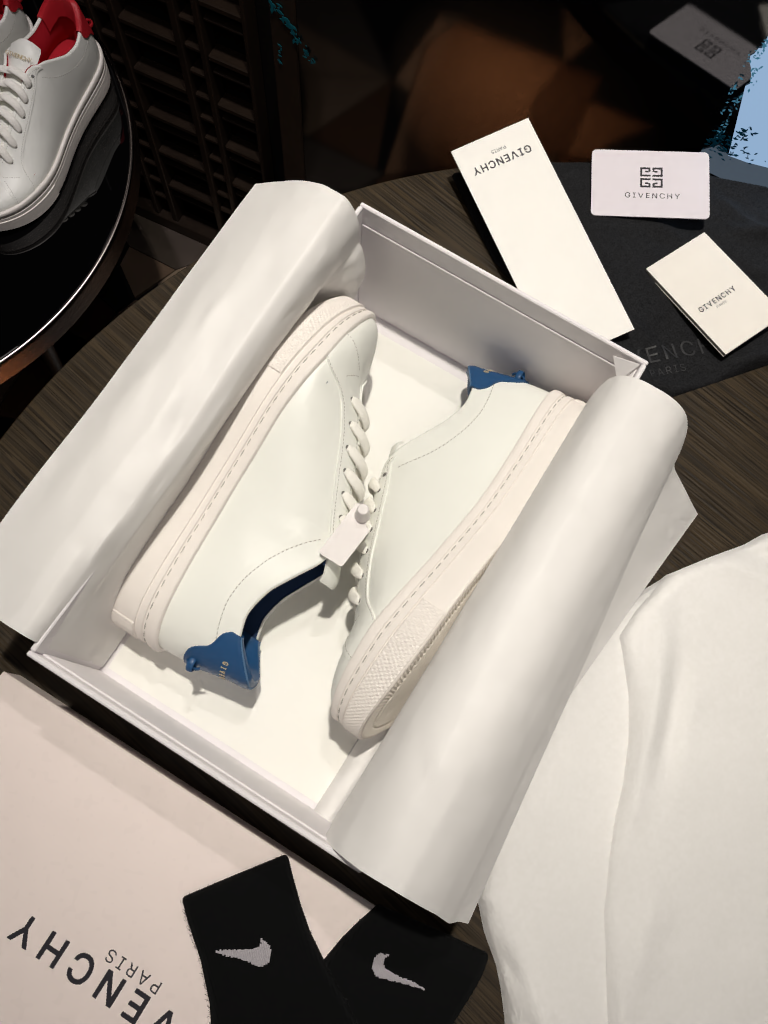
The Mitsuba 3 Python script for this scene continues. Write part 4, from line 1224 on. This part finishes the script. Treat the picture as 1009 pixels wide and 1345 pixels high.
def emblem(size):
    """Four squared letter shapes, mirrored about both axes."""
    t_ = size * 0.088
    g_ = size * 0.045
    a = size / 2
    bars = []
    for sx in (-1, 1):
        for sy in (-1, 1):
            def bar(x0, x1, y0, y1):
                xs, ys = sorted((sx * x0, sx * x1)), sorted((sy * y0, sy * y1))
                bars.append(trimesh.creation.box([xs[1] - xs[0], ys[1] - ys[0], 0.00012]).apply_translation([(xs[0] + xs[1]) / 2, (ys[0] + ys[1]) / 2, 0.00006]))
            bar(a - t_, a, g_, a)                # outer upright
            bar(g_, a - t_, a - t_, a)           # far bar
            bar(g_, a - t_, g_, g_ + t_)         # inner bar
            bar(g_, g_ + t_, a * 0.58, a - t_)   # short upright
            bar(g_ + t_, a * 0.56, a * 0.50, a * 0.50 + t_ * 0.9)
    return cat(bars)


add("emblem", emblem(0.0188), "mat_ink", parent=pcard, xf=at2(fr, 0.0010, 0.0058))

# booklet
bk = thing("booklet", "cream booklet with small black lettering on the dust bag, right of the shoe box", "booklet")
c4 = np.array([[0.172151, 0.417146, 0.0108], [0.241840, 0.349999, 0.0158], [0.287741, 0.397493, 0.0150], [0.218053, 0.464640, 0.0100]])
c4[:, 2] += 0.0008
m, fr, (w, h) = slab(c4, 0.0006)
add("cover", m, "mat_booklet", parent=bk)
m, _, _ = slab(c4 + (c4.mean(0) - c4) * 0.012 - [0, 0, 0.0007], 0.0030)
add("pages", m, "mat_page_edge", parent=bk)
m, _, _ = slab(c4 - [0, 0, 0.0038], 0.0006)
add("cover", m, "mat_booklet", parent=bk)
c0 = fr(np.zeros((1, 3)))[0]
bx_, by_ = fr(np.array([[1.0, 0, 0]]))[0] - c0, fr(np.array([[0, 1.0, 0]]))[0] - c0
fb_ = lambda along, across: frame(fr(np.array([[along, across, 0.00005]]))[0], by_, -bx_)
add("lettering", lettering("GIVENCHY", 0.0044, 0.0395, 0.00012, 1.0, True), "mat_ink", parent=bk, xf=fb_(0.0065, -0.0035))
add("small_lettering", lettering("PARIS", 0.0022, 0.0105, 0.00012, 1.0), "mat_grey_ink", parent=bk, xf=fb_(0.0120, -0.0035))

# ------------------------------------------------------------------ side table with red lined sneakers
SC, SR, SZ = np.array([-0.698, 0.521]), 0.3366, -0.2227
stb = thing("side_table", "small round side table with a black glass top and steel rim", "side table")
add("glass_top", revolve([(0, 0), (SR - 0.0065, 0), (SR - 0.005, -0.001), (SR - 0.005, -0.004)], 200).apply_translation([*SC, SZ]), "mat_black_glass", smooth=30, parent=stb)
add("steel_rim", revolve([(SR - 0.0048, -0.004), *[(SR - 0.0024 + 0.0024 * math.cos(a), 0.0024 * math.sin(a)) for a in np.linspace(math.pi, 0, 17)], (SR + 0.0006, -0.002), (SR + 0.0006, -0.004), (SR + 0.0004, -0.030), (SR - 0.0015, -0.032), (SR - 0.02, -0.032)], 200).apply_translation([*SC, SZ]), "mat_steel", smooth=30, parent=stb)
for k in range(3):
    a = -0.45 + k * 2 * math.pi / 3
    p0, p1 = np.array([*(SC + 0.28 * np.array([math.cos(a), math.sin(a)])), SZ - 0.02]), np.array([*(SC + 0.16 * np.array([math.cos(a), math.sin(a)])), FZ + 0.003])
    add("leg", tube(np.linspace(p0, p1, 6), 0.010, sides=12), "mat_dark_metal", smooth=True, parent=stb)


def red_pose(x, y, a):
    c, s = math.cos(a), math.sin(a)
    return rigid([[c, -s, 0], [s, c, 0], [0, 0, 1]], [x, y, SZ + 0.0012], 1.0)


rs = thing("red_lined_sneaker", "white sneaker with red lining and heel tab on the side table, nearer one", "sneaker", "red lined sneakers on the side table")
RA = -1.7437
build_sneaker(rs, red_pose(-0.452, 0.723, RA), False, "mat_red_leather", "mat_red_leather", "mat_red_lining", detail=False, text=False, red=True)
rs2 = thing("red_lined_sneaker", "second red lined white sneaker, cut off by the top left corner of the picture", "sneaker", "red lined sneakers on the side table")
build_sneaker(rs2, red_pose(-0.539, 0.738, RA), True, "mat_red_leather", "mat_red_leather", "mat_red_lining", detail=False, text=False, red=True)
c, s = math.cos(RA), math.sin(RA)
add("tongue_lettering", lettering("GIVENCHY", 0.0042, 0.0300, 0.0003, 1.1), "mat_gold_print", parent=rs + "__tongue", xf=lambda v: red_pose(-0.452, 0.723, RA)(frame((0.1120, 0, 0.1064), (0, -1, 0) if False else (0, 1, 0), (-0.82, 0, 0.45))(v)))
